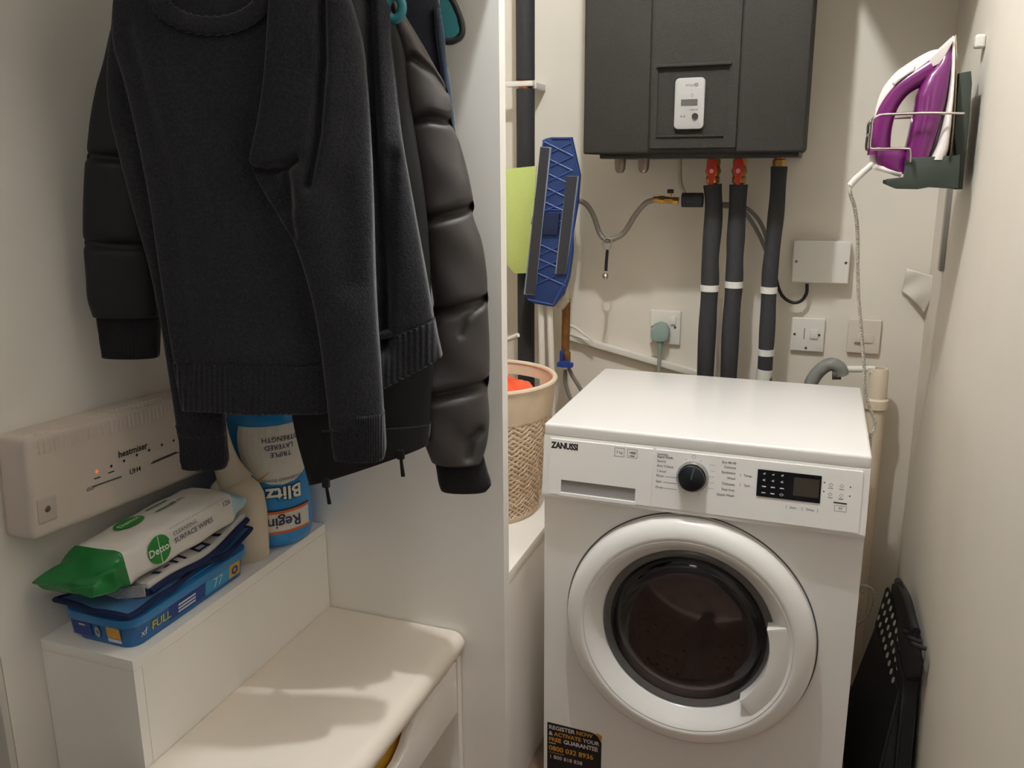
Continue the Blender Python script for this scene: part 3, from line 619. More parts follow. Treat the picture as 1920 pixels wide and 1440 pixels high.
q5 = [at(1672, 1090, 0, 0.7), at(1692, 1086, 0, 0.712), at(1733, 1236, 0, 0.728), at(1700, 1240, 0, 0.706)]
bev(hexa(MB(), [q5[0], q5[1], q5[2], q5[3]], Vector((0.0, 0.0, -0.045))), 0.006).build('folded_board', sb, t)
hm = [at(1684, 1090, 0, 0.712), at(1701, 1122, 0, 0.717), at(1711, 1160, 0, 0.722), at(1718, 1184, 0, 0.724)]
MB().tube(spline([tuple(p) for p in hm], 16), 0.0085, 10).build('carry_handle', sb, t)
for i in range(4):
    k = at(1704+8*i, 1180+12*i, 0, 0.723); MB().tube([k+Vector((-0.018, 0.006, 0.004)), k+Vector((0.008, -0.002, 0.002))], 0.0045, 8).build('hinge_rib', sb, t)
l1 = [qs[3]+Vector((0.006, 0, 0.02)), qs[2]+Vector((0.006, 0, 0.02)), Vector((0.640, 0.02, 0.0)), Vector((0.612, 0.47, 0.0))]
bev(hexa(MB(), l1, Vector((0.026, 0, 0))), 0.004).build('leg_panel', sb, t)
l2 = [Vector((0.688, 0.43, 0.34)), Vector((0.707, 0.16, 0.34)), Vector((0.695, 0.03, 0.0)), Vector((0.680, 0.47, 0.0))]
bev(hexa(MB(), l2, Vector((0.028, 0, 0))), 0.004).build('leg_panel', sb, t)
tag(MB().tube(spline([(0.625, 0.56, 0.004), (0.622, 0.54, 0.02)]+[tuple(at(*p, 1, 0.52)) for p in ((1600, 1186), (1622, 1160), (1636, 1135), (1638, 1112), (1628, 1100), (1616, 1098), (1612, 1106), (1622, 1112))], 50), 0.0032, 8).build('loose_cord', cordm), 'loose white cord looped low down between machine and stool', 'cord')

# ================================================================== LAUNDRY NOOK behind the partition
cab = thing('storage_cabinet', 'white low cabinet behind the partition under the basket', 'cabinet', (-0.31, 0.19, 0))
MB().box((-0.585, -0.11, 0.52), (-0.056, 0.46, 0.545), 0.002).build('top_board', panel_m, cab)
MB().box((-0.076, -0.11, 0.0), (-0.057, 0.46, 0.52)).box((-0.585, -0.11, 0.0), (-0.566, 0.46, 0.52)).box((-0.566, 0.44, 0.0), (-0.076, 0.46, 0.52)).build('carcass', panel_m, cab)
MB().box((-0.563, -0.122, 0.03), (-0.079, -0.105, 0.515), 0.001).build('door', panel_m, cab)
# basket
BX, BY, BZ, BT, RB, RT = -0.225, 0.245, 0.545, 0.866, 0.118, 0.163
bk = thing('laundry_basket', 'tall cream woven plastic laundry basket with cut out handle', 'basket', (BX, BY, BZ))
bm_ = M('cream_weave', (222, 204, 180), 0.55, noise=0.05, nscale=30)
m = MB(); NA, NZ = 44, 30
rad = lambda h: RB+(RT-RB)*(h/(BT-BZ))**0.8
def bp(a, h, off=0.0): r = rad(h)+off; return Vector((BX+r*math.cos(a), BY+r*math.sin(a), BZ+h))
# woven wall: slanted strands with gaps between them
hz0, hz1 = 0.012, 0.245
for k in range(NA):
    for sgn in (1, -1):
        pts = [bp(2*PI*k/NA+sgn*j*0.11, hz0+(hz1-hz0)*j/24, 0.0015*(1 if (j+k) % 2 else -1)*sgn) for j in range(25)]
        m.tube(pts, 0.0037, 6, flat=(1.0, 0.6))
for j in range(2):
    h = hz0+(hz1-hz0)*j; m.tube([bp(2*PI*i/48, h, -0.001) for i in range(48)], 0.003, 6, closed=True)
m.build('woven_wall', bm_, bk)
m = MB()
ah = math.atan2(0.98, 0.35)                    # handle hole on the far side
def band(a0, a1, h0, h1, n=24):
    for o_ in (0.003, -0.003):
        m.grid(lambda u, v: bp(a0+(a1-a0)*u, h0+(h1-h0)*v, o_), n, 3)
hh0, hh1, da = 0.262, 0.292, 0.34
HB = BT-BZ
band(ah+da, ah+2*PI-da, 0.245, HB, 64); band(ah-da, ah+da, 0.245, hh0, 12); band(ah-da, ah+da, hh1, HB, 12)
m.build('rim_band', bm_, bk)
MB().tube([bp(2*PI*i/64, HB) for i in range(64)], 0.006, 8, closed=True).build('rim', bm_, bk)
MB().lathe([(0, 0.0), (RB+0.002, 0.0), (RB+0.003, 0.014), (RB-0.004, 0.014), (RB-0.005, 0.005), (0, 0.005)], 48, Matrix.Translation((BX, BY, BZ))).build('base', bm_, bk)
def heap(cx, cy, cz, rx, ry, rz, seed):
    m = MB(); rn = random.Random(seed); ph = [rn.uniform(0, 6) for _ in range(6)]
    def fn(u, v):
        a = 2*PI*u; p = PI*v
        k = 1+0.10*math.sin(3*a+ph[0]+2*p)+0.07*math.sin(5*a+ph[1]-3*p)+0.05*math.sin(9*a+ph[2]+4*p)
        return Vector((cx+rx*k*math.sin(p)*math.cos(a), cy+ry*k*math.sin(p)*math.sin(a), cz+rz*k*math.cos(p)))
    m.grid(fn, 40, 24, True, False, False); return m
tag(heap(BX+0.052, BY+0.02, BZ+0.262, 0.070, 0.085, 0.05, 1).build('crumpled_cloth', M('orange_cloth', (232, 92, 52), 0.85, noise=0.1, nscale=40, sheen=0.3), smooth=180), 'crumpled orange cloth lying in the cream basket', 'cloth')
tag(heap(BX-0.082, BY-0.020, BZ+0.285, 0.048, 0.070, 0.045, 2).build('crumpled_cloth', M('white_cloth', (222, 216, 208), 0.85, noise=0.03, sheen=0.3), smooth=180), 'crumpled white cloth in the basket beside the orange one', 'cloth')
# soil pipe with foam
t = thing('insulated_riser', 'thick black lagged riser pipe in the back left corner', 'pipe', (-0.268, 0.66, 0.0))
x_ = -0.268
zc = at(980, 158, 1, 0.66).z; za, zb_ = zc+0.010, zc-0.012
MB().lathe([(0.0245, za), (0.0245, HC-0.002)], 24, Matrix.Translation((x_, 0.66, 0))).lathe([(0.0245, 0.002), (0.0235, 0.9), (0.0245, zb_)], 24, Matrix.Translation((x_, 0.66, 0))).build('foam_sleeve', foam_m, t)
MB().lathe([(0.019, 0.0), (0.019, HC-0.002)], 16, Matrix.Translation((x_, 0.66, 0))).build('pipe', copper, t)
MB().box((x_-0.05, 0.640, zc-0.007), (x_+0.026, 0.665, zc+0.007), 0.003).box((x_-0.003, 0.66, zc-0.012), (x_+0.03, YB, zc+0.004), 0.002).build('pipe_clip', white_pl, t)
# pale green card
g = [(957, 318), (1006, 311), (1000, 400), (994, 512), (964, 513), (957, 430)]
pts = [at(*p, 1, 0.60) for p in [(900, 322), (1006, 311), (1000, 400), (995, 512), (964, 513), (900, 430)]]
tag(MB().prism([(p.x, p.z) for p in pts], -0.603, -0.600, MXZ, 0.0008).build('green_card', M('pale_green_card', (190, 204, 118), 0.6, noise=0.03)), 'pale yellow green sheet tucked between black riser and blue mop', 'sheet')
# flat mop
YM = 0.55
def Q(px, py, y=YM): return at(px, py, 1, y)
mp = thing('flat_mop', 'blue flat mop head turned up with two dark hook strips', 'mop', tuple(Q(1030, 740)))
blue = M('mop_blue', (30, 54, 104), 0.5, noise=0.08, nscale=30)
ol = [(1020, 260), (1032, 257), (1070, 257), (1086, 328), (1082, 380), (1072, 440), (1072, 474), (1066, 520), (1056, 552), (1036, 576), (1000, 570), (985, 560), (988, 535), (1000, 430), (994, 420), (997, 405), (1004, 400), (1012, 300)]
MB().prism([(Q(*p).x, Q(*p).z) for p in ol], -(YM+0.022), -(YM+0.004), MXZ, 0.003).build('head_plate', blue, mp)
rb = MB()
def rib(a, c, r=0.0022): rb.tube([Q(*a)+Vector((0, 0.003, 0)), Q(*c)+Vector((0, 0.003, 0))], r, 6)
lx = lambda y: 1013-(y-275)*0.085; rx_ = lambda y: 1072-(y-275)*0.062
for j in range(11):
    ya = 266+j*27
    if 385 < ya < 440 or ya > 530: continue
    rib((lx(ya)+6, ya), (rx_(ya)+2, ya+27)); rib((rx_(ya)+2, ya), (lx(ya)+6, ya+27))
for ya in (394, 415, 424, 444): rib((1014, ya), (1062, ya), 0.0018)
rib((1019, 262), (987, 556), 0.003); rib((1034, 259), (1070, 259), 0.003); rib((1070, 259), (1085, 328), 0.003); rib((1085, 328), (1064, 520), 0.003); rib((1064, 520), (1036, 572), 0.003); rib((1036, 572), (990, 562), 0.003)
rb.build('lattice', M('lattice_blue', (38, 68, 130), 0.4, noise=0.05), mp)
MB().prism([(Q(*p).x, Q(*p).z) for p in ((1022, 400), (1050, 400), (1046, 440), (1018, 440))], -(YM+0.010), -(YM-0.004), MXZ, 0.002).build('swivel_joint', M('navy_plastic', (22, 34, 66), 0.4, noise=0.05), mp)
vel = M('hook_strip', (48, 48, 52), 0.85, noise=0.1, nscale=200); ed = M('strip_edge', (126, 134, 150), 0.5, noise=0.03)
for q_ in (((1014, 276), (1031, 278), (1004, 552), (986, 550)), ((1063, 331), (1083, 331), (1062, 512), (1044, 512))):
    cx_, cy_ = sum(p[0] for p in q_)/4, sum(p[1] for p in q_)/4
    grow = [(cx_+(p[0]-cx_)*1.15, cy_+(p[1]-cy_)*1.01) for p in q_]
    st = MB().prism([(Q(*p).x, Q(*p).z) for p in grow], -(YM+0.002), -(YM-0.003), MXZ).build('strip_backing', ed, mp)
    MB().prism([(Q(*p).x, Q(*p).z) for p in q_], -(YM-0.003), -(YM-0.0045), MXZ).build('hook_strip', vel, st)
for (a, c) in (((1014, 560), (1018, 740)), ((1030, 560), (1036, 740))):
    MB().tube([Q(*a, YM+0.03), Q(*c, YM+0.03), Vector((Q(*c, YM+0.03).x, YM+0.03, 0.55))], 0.0085, 12).build('pole', white_pl, mp)
# white folded carrier behind the mop and the filling pipe
m = MB(); fo = [(1046, 548), (1062, 540), (1066, 566), (1056, 580), (1042, 572)]
tag(MB().prism([(Q(*p, 0.62).x, Q(*p, 0.62).z) for p in fo], -0.635, -0.600, MXZ, 0.004).build('pipe_lagging_wrap', M('cream_wrap', (200, 192, 170), 0.7, noise=0.1, nscale=60)), 'cream wrap bundled round the brown pipe below the mop', 'wrap')
YT = 0.66
t = thing('copper_feed', 'short brown copper pipe ending in a blue lever valve', 'pipe', tuple(Q(1060, 700, YT)))
MB().tube([Q(1062, 560, YT), Q(1061, 610, YT), Q(1060, 664, YT)], 0.0115, 14).build('pipe', M('aged_copper', (134, 92, 48), 0.5, 0.5, noise=0.3, nscale=40), t)
MB().lathe([(0.012, -0.020), (0.015, -0.016), (0.015, 0.018), (0.012, 0.022)], 6, Matrix.Translation(Q(1060, 672, YT))).build('valve_body', brass, t)
cq = Q(1060, 684, YT-0.02)
MB().box((cq.x-0.022, YT-0.03, cq.z-0.006), (cq.x+0.022, YT-0.012, cq.z+0.007), 0.003).box((cq.x-0.012, YT-0.032, cq.z-0.006), (cq.x+0.012, YT-0.010, cq.z+0.012), 0.003).box((cq.x-0.014, YT-0.03, cq.z+0.006), (cq.x-0.006, YT-0.016, cq.z+0.040), 0.002).build('blue_lever', M('lever_blue', (30, 60, 140), 0.4, noise=0.04), t)
for q_ in (((1060, 694), (1060, 716), (1066, 738), (1076, 760)), ((1066, 690), (1074, 706), (1084, 722), (1096, 742))):
    MB().tube(spline([tuple(Q(*p, YT)) for p in q_], 20), 0.0055, 10).build('fill_hose', grey_c, t)
tag(MB().tube([Vector((-0.50, 0.52, 0.006)), Vector((-0.50, 0.52, 0.70)), Vector((-0.46, 0.515, 0.83)), Q(940, 642, 0.51), Q(972, 628, 0.5)], 0.006, 10).build('bent_stick', white_pl), 'white bent stick whose end peeps past the partition above basket', 'stick')

# ================================================================== BENCH
bn = thing('shoe_bench', 'white hallway bench with padded seat and slim rear shelf box', 'bench', (-0.35, -0.41, 0))
BXF = -0.417; BZT = 0.640
MB().box((XL+0.001, -0.672, BZT-0.018), (BXF, -0.157, BZT), 0.0008).build('shelf_top', panel_m, bn)
MB().box((BXF-0.016, -0.655, 0.0), (BXF, -0.157, BZT-0.0185)).box((XL+0.001, -0.672, 0.0), (BXF, -0.656, BZT-0.0185)).build('back_box', panel_m, bn)
m = MB()
prof = []
for i in range(13): prof.append((-0.112-0.026+0.026*math.cos(-PI/2+PI*i/12), 0.432+0.024*math.sin(-PI/2+PI*i/12)))
prof = [(BXF+0.001, 0.408)] + prof + [(BXF+0.001, 0.456)]
m.prism(prof, -0.76, -0.157, Matrix(((1, 0, 0, 0), (0, 0, 1, 0), (0, 1, 0, 0), (0, 0, 0, 1))), 0.003)
m.build('seat_pad', M('cream_leather', (238, 228, 215), 0.45, noise=0.015, nscale=12, bump=0.04, bscale=120), bn, smooth=50)
FX = -0.122
MB().box((BXF+0.001, -0.176, 0.0), (FX, -0.158, 0.407)).box((BXF+0.001, -0.76, 0.0), (FX, -0.742, 0.407)).box((BXF+0.001, -0.741, 0.03), (FX-0.01, -0.177, 0.045)).box((BXF+0.001, -0.741, 0.27), (FX-0.02, -0.177, 0.283)).build('carcass', panel_m, bn)
def yz(pts, x0, x1, mb, bev=0.001): return mb.prism(pts, x0, x1, Matrix(((0, 0, 1, 0), (1, 0, 0, 0), (0, 1, 0, 0), (0, 0, 0, 1))), bev)
A_ = at(873, 1228, 0, FX); 
fp = [(-0.741, 0.292), (-0.180, 0.292), (-0.180, 0.402), (-0.345, 0.402), (-0.365, 0.396), (-0.395, 0.370), (-0.42, 0.358), (-0.47, 0.354), (-0.52, 0.358), (-0.545, 0.370), (-0.575, 0.396), (-0.595, 0.402), (-0.741, 0.402)]
dwr = yz(fp, FX-0.016, FX, MB()).build('drawer_front', panel_m, bn, smooth=20)
fp2 = [(-0.741, 0.04), (-0.180, 0.04), (-0.180, 0.155), (-0.33, 0.155), (-0.36, 0.15), (-0.40, 0.12), (-0.52, 0.12), (-0.56, 0.15), (-0.59, 0.155), (-0.741, 0.155)]
yz(fp2, FX-0.016, FX, MB()).build('drawer_front', panel_m, bn, smooth=20)
# things inside the top drawer, seen through its cut out
tag(MB().box((-0.30, -0.50, 0.284), (-0.145, -0.36, 0.388), 0.012, 3).build('yellow_pack', M('yellow_card', (196, 148, 40), 0.5, noise=0.08, nscale=30)), 'yellow pack inside the bench drawer seen through cut out', 'pack')
tag(MB().box((-0.30, -0.66, 0.284), (-0.145, -0.51, 0.375), 0.015, 3).build('black_pouch', M('dark_brown_pouch', (40, 28, 24), 0.6, noise=0.1)), 'dark pouch inside the bench drawer beside the yellow pack', 'pouch')

# ================================================================== HEATING WIRING CENTRE on the left wall
wx0, wx1 = XL+0.001, XL+0.061
rot = Matrix.Translation((0, -0.52, 0.885)) @ Matrix.Rotation(math.radians(-3.2), 4, 'X') @ Matrix.Translation((0, 0.52, -0.885))
wc = thing('wiring_centre', 'long white heating control box on the left wall', 'control box', (XL, -0.50, 0.80))
box_m = M('control_box_white', (206, 194, 184), 0.35, noise=0.015, nscale=8)
MB().box((wx0, -0.700, 0.812), (wx1, -0.275, 0.968), 0.013, 4, rot).build('housing', box_m, wc, smooth=50)
m = MB()
for i in range(46):
    y = -0.680+i*0.0088
    m.tube([rot @ Vector((wx1-0.016, y, 0.9685)), rot @ Vector((wx1-0.0045, y, 0.9655)), rot @ Vector((wx1+0.0004, y, 0.9545)), rot @ Vector((wx1+0.0004, y, 0.938))], 0.0016, 6)
m.build('vent_ribs', box_m, wc)
m = MB().box((wx1-0.004, -0.692, 0.836), (wx1+0.0016, -0.660, 0.874), 0.003, 3, rot).build('screw_pocket', M('pocket_white', (190, 180, 170), 0.5, noise=0.02), wc)
MB().lathe([(0, 0.002), (0.004, 0.0015), (0.005, 0)], 12, rot @ Matrix.Translation((wx1+0.0015, -0.676, 0.856)) @ Matrix.Rotation(PI/2, 4, 'Y')).build('screw', screw_m, m)
HW = lambda u, v: rot @ Vector((wx1+0.0008, u, v))
m = MB()
def hs(px, py):
    p = rot.inverted() @ at(px, py, 0, wx1); return p.y, p.z
def htext(tx, px, py, size, bo): 
    y, z = hs(px, py); m.text(tx, size, lambda u, v: HW(y+u, z+v), bo)
htext('heatmiser', 249, 844, 0.0155, 0.018); htext('UH4', 253, 882, 0.0125, 0.012)
for px, py in ((208, 874), (232, 864), (256, 853), (279, 844), (303, 834), (325, 826)): y, z = hs(px, py); m.ringpatch(y, z, 0, 0.0024, HW, 12)
for (a, c, e, f) in ((174, 912, 228, 893), (283, 869, 335, 847), (286, 866, 330, 847)):
    (ya, za_), (yb, zb2) = hs(a, c), hs(e, f); k = 16
    for i in range(k):
        y0_, y1_ = ya+(yb-ya)*i/k, ya+(yb-ya)*(i+0.7)/k; z0_ = za_+(zb2-za_)*i/k
        m.rectpatch(y0_, z0_-0.0014, y1_, z0_+0.0010, HW, 1)
for px, py in ((182, 896), (208, 885)): y, z = hs(px, py); m.rectpatch(y-0.006, z-0.001, y+0.006, z+0.001, HW, 1)
y, z = hs(167, 917); m.ringpatch(y-0.002, z, 0.0022, 0.003, HW, 12); m.ringpatch(y+0.005, z, 0.0022, 0.003, HW, 12)
m.build('lettering', ink, wc, smooth=0)
y, z = hs(181, 884); lab(MB().ringpatch(y, z, 0, 0.0030, HW, 16).build('power_light', M('amber_light', (240, 120, 70), 0.5, emit=0.6, noise=0.01), wc, smooth=0), 'lit orange power light')

# ================================================================== ITEMS ON THE BENCH SHELF
# --- blue tub
tb = thing('plastic_tub', 'flat blue plastic tub under the cloth and wipes', 'tub', (-0.495, -0.505, BZT))
tubm = M('tub_blue', (40, 104, 166), 0.3, noise=0.06, nscale=15)
m = MB(); ol0 = rr(-0.553, -0.648, -0.437, -0.384, 0.022, 6); ol1 = rr(-0.558, -0.653, -0.432, -0.380, 0.026, 6)
ZL = BZT+0.042
m.grid(lambda u, v: Vector((lambda a, c: (a[0]+(c[0]-a[0])*v, a[1]+(c[1]-a[1])*v, BZT+0.0005+0.0415*v))(ol0[int(round(u*len(ol0))) % len(ol0)], ol1[int(round(u*len(ol1))) % len(ol1)])), len(ol0), 6, True, True, False)
body = m.build('tub_body', tubm, tb)
m = MB(); m.prism(rr(-0.565, -0.661, -0.425, -0.376, 0.030, 6), ZL-0.004, ZL+0.010, None, 0.003); m.prism(rr(-0.555, -0.650, -0.436, -0.386, 0.026, 6), ZL+0.010, ZL+0.0135, None, 0.0012)
m.build('lid', M('lid_blue', (52, 126, 184), 0.3, noise=0.05, nscale=15), tb)
XS = -0.4345
sf = lambda u, v: Vector((-0.4365+0.0048*(v-BZT)/0.042, u, v))          # right long side
ef = lambda u, v: Vector((u, -0.6495-0.0048*(v-BZT)/0.042, v))          # near short end
pm = {}
def pmb(c): return pm.setdefault(c, MB())
z0 = BZT+0.008; z1 = BZT+0.033
pmb('cyan').rectpatch(-0.490, z0, -0.430, z1, sf, 4); pmb('navy').rectpatch(-0.575, z0, -0.492, z1, sf, 4); pmb('yellow').rectpatch(-0.430, z0, -0.402, z1, sf, 4)
S2 = lambda e_: (lambda u, v: sf(u, v)+Vector((e_, 0, 0)))
pmb('white').text('77', 0.024, lambda u, v: S2(0.0008)(-0.460+u, BZT+0.020+v), 0.0); pmb('white').text('xf', 0.016, lambda u, v: S2(0.0008)(-0.628+u, BZT+0.019+v), 0.01)
pmb('yellow2').text('FULL', 0.019, lambda u, v: S2(0.0008)(-0.592+u, BZT+0.020+v), 0.02)
for i in range(3): pmb('white').rectpatch(-0.555, BZT+0.012+0.006*i, -0.515, BZT+0.0155+0.006*i, S2(0.0008), 2)
pmb('navy').ringpatch(-0.416, BZT+0.020, 0.004, 0.008, S2(0.0008), 16)
pmb('navy').rectpatch(-0.550, z0, -0.512, z1+0.002, ef, 2); pmb('yellow').rectpatch(-0.482, BZT+0.014, -0.456, z1, ef, 2); pmb('white').rectpatch(-0.482, BZT+0.007, -0.456, BZT+0.013, ef, 2)
E2 = lambda u, v: ef(u, v)+Vector((0, -0.0006, 0))
pmb('pale').ringpatch(-0.500, BZT+0.020, 0.003, 0.008, E2, 12, 0.6, 1.2); pmb('pale').rectpatch(-0.535, BZT+0.026, -0.522, BZT+0.030, E2, 1)
for c, rgb in (('cyan', (60, 160, 206)), ('navy', (30, 62, 140)), ('yellow', (220, 168, 60)), ('white', (214, 220, 226)), ('yellow2', (206, 190, 60)), ('pale', (170, 170, 160))):
    pm[c].build('label_print', M('print_'+c, rgb, 0.4, noise=0.03), body, smooth=0)
ZC = ZL+0.0138
# --- blue microfibre cloth
clo = thing('microfibre_cloth', 'blue microfibre cloth with navy hem folded on the tub', 'cloth', (-0.49, -0.50, ZC))
def cz(x, y):                                   # top surface height of the cloth
    t_ = (y+0.66)/0.31
    return ZC+0.004+0.006*math.sin(3.1*t_*PI+x*30)**2+0.040*max(0, t_-0.72)**1.3*3.0
def clo_f(u, v):
    x = -0.563+0.135*u+0.006*math.sin(9*v); y = -0.664+0.286*v+0.006*math.sin(7*u)
    return Vector((x, y, cz(x, y)+0.006))
m = MB(); m.grid(clo_f, 30, 50); co = m.build('cloth_sheet', M('cloth_blue', (60, 118, 170), 0.9, noise=0.12, nscale=300, bump=0.3, bscale=400, sheen=0.3), clo, smooth=180)
s_ = co.modifiers.new('thickness', 'SOLIDIFY'); s_.thickness = 0.007; s_.offset = -1
edge = [clo_f(i/20, 0) for i in range(20)]+[clo_f(1, i/40) for i in range(40)]+[clo_f(1-i/20, 1) for i in range(20)]+[clo_f(0, 1-i/40) for i in range(40)]
MB().tube([p+Vector((0, 0, -0.003)) for p in edge], 0.0046, 8, closed=True).build('hem', M('navy_hem', (22, 34, 78), 0.85, noise=0.1), clo)
# --- white printed pouch under the wipes
ZP = ZC+0.016
po = thing('printed_pouch', 'white printed pouch with navy trim between wipes and cloth', 'pouch', (-0.47, -0.5, ZP))
def po_f(u, v):
    x = -0.545+0.112*u; y = -0.610+0.235*v
    t_ = v
    return Vector((x, y, ZP+0.004+0.030*(t_-0.45)**2*2.2*(1 if t_ > 0.45 else 0.2)+0.003*math.sin(6*u+9*v)))
m = MB(); m.grid(po_f, 20, 40); o = m.build('pouch_sheet', M('pouch_white', (206, 202, 196), 0.5, noise=0.02), po, smooth=180)
s_ = o.modifiers.new('thickness', 'SOLIDIFY'); s_.thickness = 0.014; s_.offset = 0.8
MB().tube([po_f(1, i/40)+Vector((0.002, 0, 0.0)) for i in range(41)], 0.0052, 8).tube([po_f(i/16, 0)+Vector((0, -0.002, 0.0)) for i in range(17)], 0.0052, 8).build('trim', MATS['navy_hem'], po)
mo = MB(); pq = lambda u, v: po_f(u, v)+Vector((0, 0, 0.0135))
for (ua, va, ub, vb) in ((0.80, 0.28, 0.95, 0.31), (0.80, 0.36, 0.95, 0.39), (0.78, 0.28, 0.82, 0.39), (0.78, 0.50, 0.95, 0.53), (0.78, 0.50, 0.82, 0.62), (0.90, 0.50, 0.94, 0.62), (0.78, 0.60, 0.95, 0.63), (0.80, 0.72, 0.95, 0.75), (0.80, 0.12, 0.95, 0.15), (0.86, 0.20, 0.90, 0.25)):
    mo.rectpatch(ua, va, ub, vb, pq, 4)
mo.build('navy_motif', MATS['navy_hem'], o, smooth=0)
tg = [at(*p, 1, -0.632) for p in ((196, 1103), (270, 1098), (273, 1119), (200, 1125))]
MB().prism([(p.x, p.z) for p in tg], 0.6312, 0.6322, MXZ).build('care_label', M('care_grey', (178, 178, 180), 0.7, noise=0.2, nscale=300), po)
# --- pack of wipes
wp = thing('wipes_pack', 'white and green pack of surface wipes on top of stack', 'wipes pack', (-0.49, -0.49, ZP+0.012))
WA, WB_ = Vector((-0.500, -0.618, ZP+0.048)), Vector((-0.486, -0.376, ZP+0.058))
wd = (WB_-WA).normalized(); wxn = Vector((1, 0, 0)); wxn = (wxn-wd*wxn.dot(wd)).normalized(); wzn = wxn.cross(wd)
wroll = math.radians(6); wX = wxn*math.cos(wroll)+wzn*math.sin(wroll); wZ = -wxn*math.sin(wroll)+wzn*math.cos(wroll)
HWX, HWZ = 0.056, 0.034
def wsec(t_):
    if t_ < 0: t_ = min(0, t_+0.06)                                   # half width, half height along the pack
    if t_ < 0: return HWX*(1+0.12*min(1, -t_/0.2)), HWZ*max(0.16, 1+t_*3.6)
    if t_ > 0.86: k = (t_-0.86)/0.14; return HWX*(1+0.05*k), HWZ*(1-0.80*k)
    return HWX, HWZ*(0.92+0.08*math.sin(PI*t_))
def wpt(u, t_, e_=0.0):                         # u: angle fraction round the section
    a, h = wsec(t_); th = 2*PI*u; c, s_ = math.cos(th), math.sin(th); q = lambda k: math.copysign(abs(k)**0.45, k)
    droop = -0.012*max(0, -t_)/0.3
    k2 = 0.0016*math.sin(14*t_*3+5*th) if t_ < 0.02 or t_ > 0.86 else 0.0007*math.sin(20*t_+4*th)
    return WA+(WB_-WA)*t_+wX*((a+e_+k2)*q(c))+wZ*((h+e_+k2)*q(s_)+droop)
m = MB(); m.grid(lambda u, v: wpt(u, -0.055+0.935*v), 48, 30, True); wb = m.build('film_wrap', M('wipes_white', (224, 220, 214), 0.3, noise=0.01), wp, smooth=60)
m = MB(); m.grid(lambda u, v: wpt(u, -0.27+0.217*v)+(wX*-0.03+Vector((0, -0.0, 0)))*max(0, (0.55-v))*1.2+Vector((0, 0.004*math.sin(12*u+6*v), 0.004*math.sin(25*u)))*max(0, 0.9-v), 48, 22, True, True, False); m.build('green_end', M('wipes_green', (30, 118, 56), 0.22, noise=0.15, nscale=30), wp, smooth=60)
m = MB(); m.grid(lambda u, v: wpt(u, 0.88+0.13*v), 48, 8, True, False, True); m.build('blue_end', M('wipes_pale_blue', (176, 208, 214), 0.3, noise=0.03), wp, smooth=60)
# right side runs along t (to the right in view); u around: side face near u=0
def side(u, v): # u along pack in metres from near end, v up the side face from the middle
    t_ = u/(WB_-WA).length; a, h = wsec(t_); return WA+(WB_-WA)*t_+wX*(a+0.0022)+wZ*v
def topf(u, v):  # on the top face: v toward the wall
    t_ = u/(WB_-WA).length; a, h = wsec(t_); return WA+(WB_-WA)*t_+wX*(a*0.55-v)+wZ*(h+0.0018)
g_, w_, k_ = MB(), MB(), MB()
lg_ = M('logo_green', (36, 134, 52), 0.35, noise=0.05)
MB().ringpatch(0.048, 0.002, 0, 0.0225, side, 28).build('green_logo', lg_, wb, smooth=0); MB().ringpatch(0.062, 0.045, 0, 0.026, topf, 28, 1.0, 0.75).build('green_logo', lg_, wb, smooth=0)
sd2 = lambda u, v: side(u, v)+wX*0.0006; tp2 = lambda u, v: topf(u, v)+wZ*0.0006
w_.text('Dettol', 0.0165, lambda u, v: sd2(0.048+u, 0.001+v), 0.02); w_.rectpatch(0.0475, -0.021, 0.0488, 0.024, sd2, 1)
w_.text('Dettol', 0.0150, lambda u, v: tp2(0.062+u, 0.045+v), 0.02); w_.build('logo_lettering', M('logo_white', (226, 230, 222), 0.5, noise=0.01), wb, smooth=0)
k_.text('CLEANSING', 0.0095, lambda u, v: sd2(0.078+u, 0.0125+v), 0.0, 'LEFT'); k_.text('SURFACE WIPES', 0.0118, lambda u, v: sd2(0.078+u, 0.0005+v), 0.012, 'LEFT')
k_.text('126', 0.0125, lambda u, v: sd2(0.198+u, 0.014+v), 0.01)
k_.text('99.9%', 0.0125, lambda u, v: tp2(0.150+u, 0.030+v), 0.01); k_.build('lettering', M('print_grey', (70, 74, 78), 0.5, noise=0.02), wb, smooth=0)
d_ = MB(); d_.rectpatch(0.105, 0.028, 0.145, 0.033, topf, 6); d_.rectpatch(0.105, 0.052, 0.150, 0.056, topf, 6)
for i in range(26): d_.ringpatch(0.075+i*0.0048, 0.024, 0, 0.0009, side, 6)
d_.build('green_bands', M('band_green', (70, 120, 76), 0.5, noise=0.05), wb, smooth=0)
# --- trigger spray bottle
SBX, SBY = -0.480, -0.340
sb_ = thing('spray_bottle', 'cream spray bottle standing between wipes and kitchen roll', 'bottle', (SBX, SBY, BZT))
crm = M('bottle_cream', (216, 202, 180), 0.35, noise=0.02)
BR = Matrix.Rotation(0.42, 4, 'Z'); mt = Matrix.Translation((SBX, SBY, BZT)) @ BR
body = MB().lathe([(0, 0.0005), (0.046, 0.001), (0.051, 0.006), (0.053, 0.05), (0.053, 0.095), (0.050, 0.125), (0.042, 0.145), (0.030, 0.156), (0.022, 0.160), (0.020, 0.168)], 48, mt, 1.0, 0.62).build('bottle_body', crm, sb_)
nd = Vector((-0.94, -0.34, 0))
pth = spline([tuple(Vector((SBX, SBY, BZT+0.150))), tuple(Vector((SBX, SBY, BZT+0.185))+nd*0.012), tuple(Vector((SBX, SBY, BZT+0.225))+nd*0.018), tuple(Vector((SBX, SBY, BZT+0.268))+nd*0.020)], 18)
MB().tube(pth, [0.034-0.0225*min(1, (i/17)**0.65) for i in range(18)], 20).build('trigger_neck', crm, sb_)
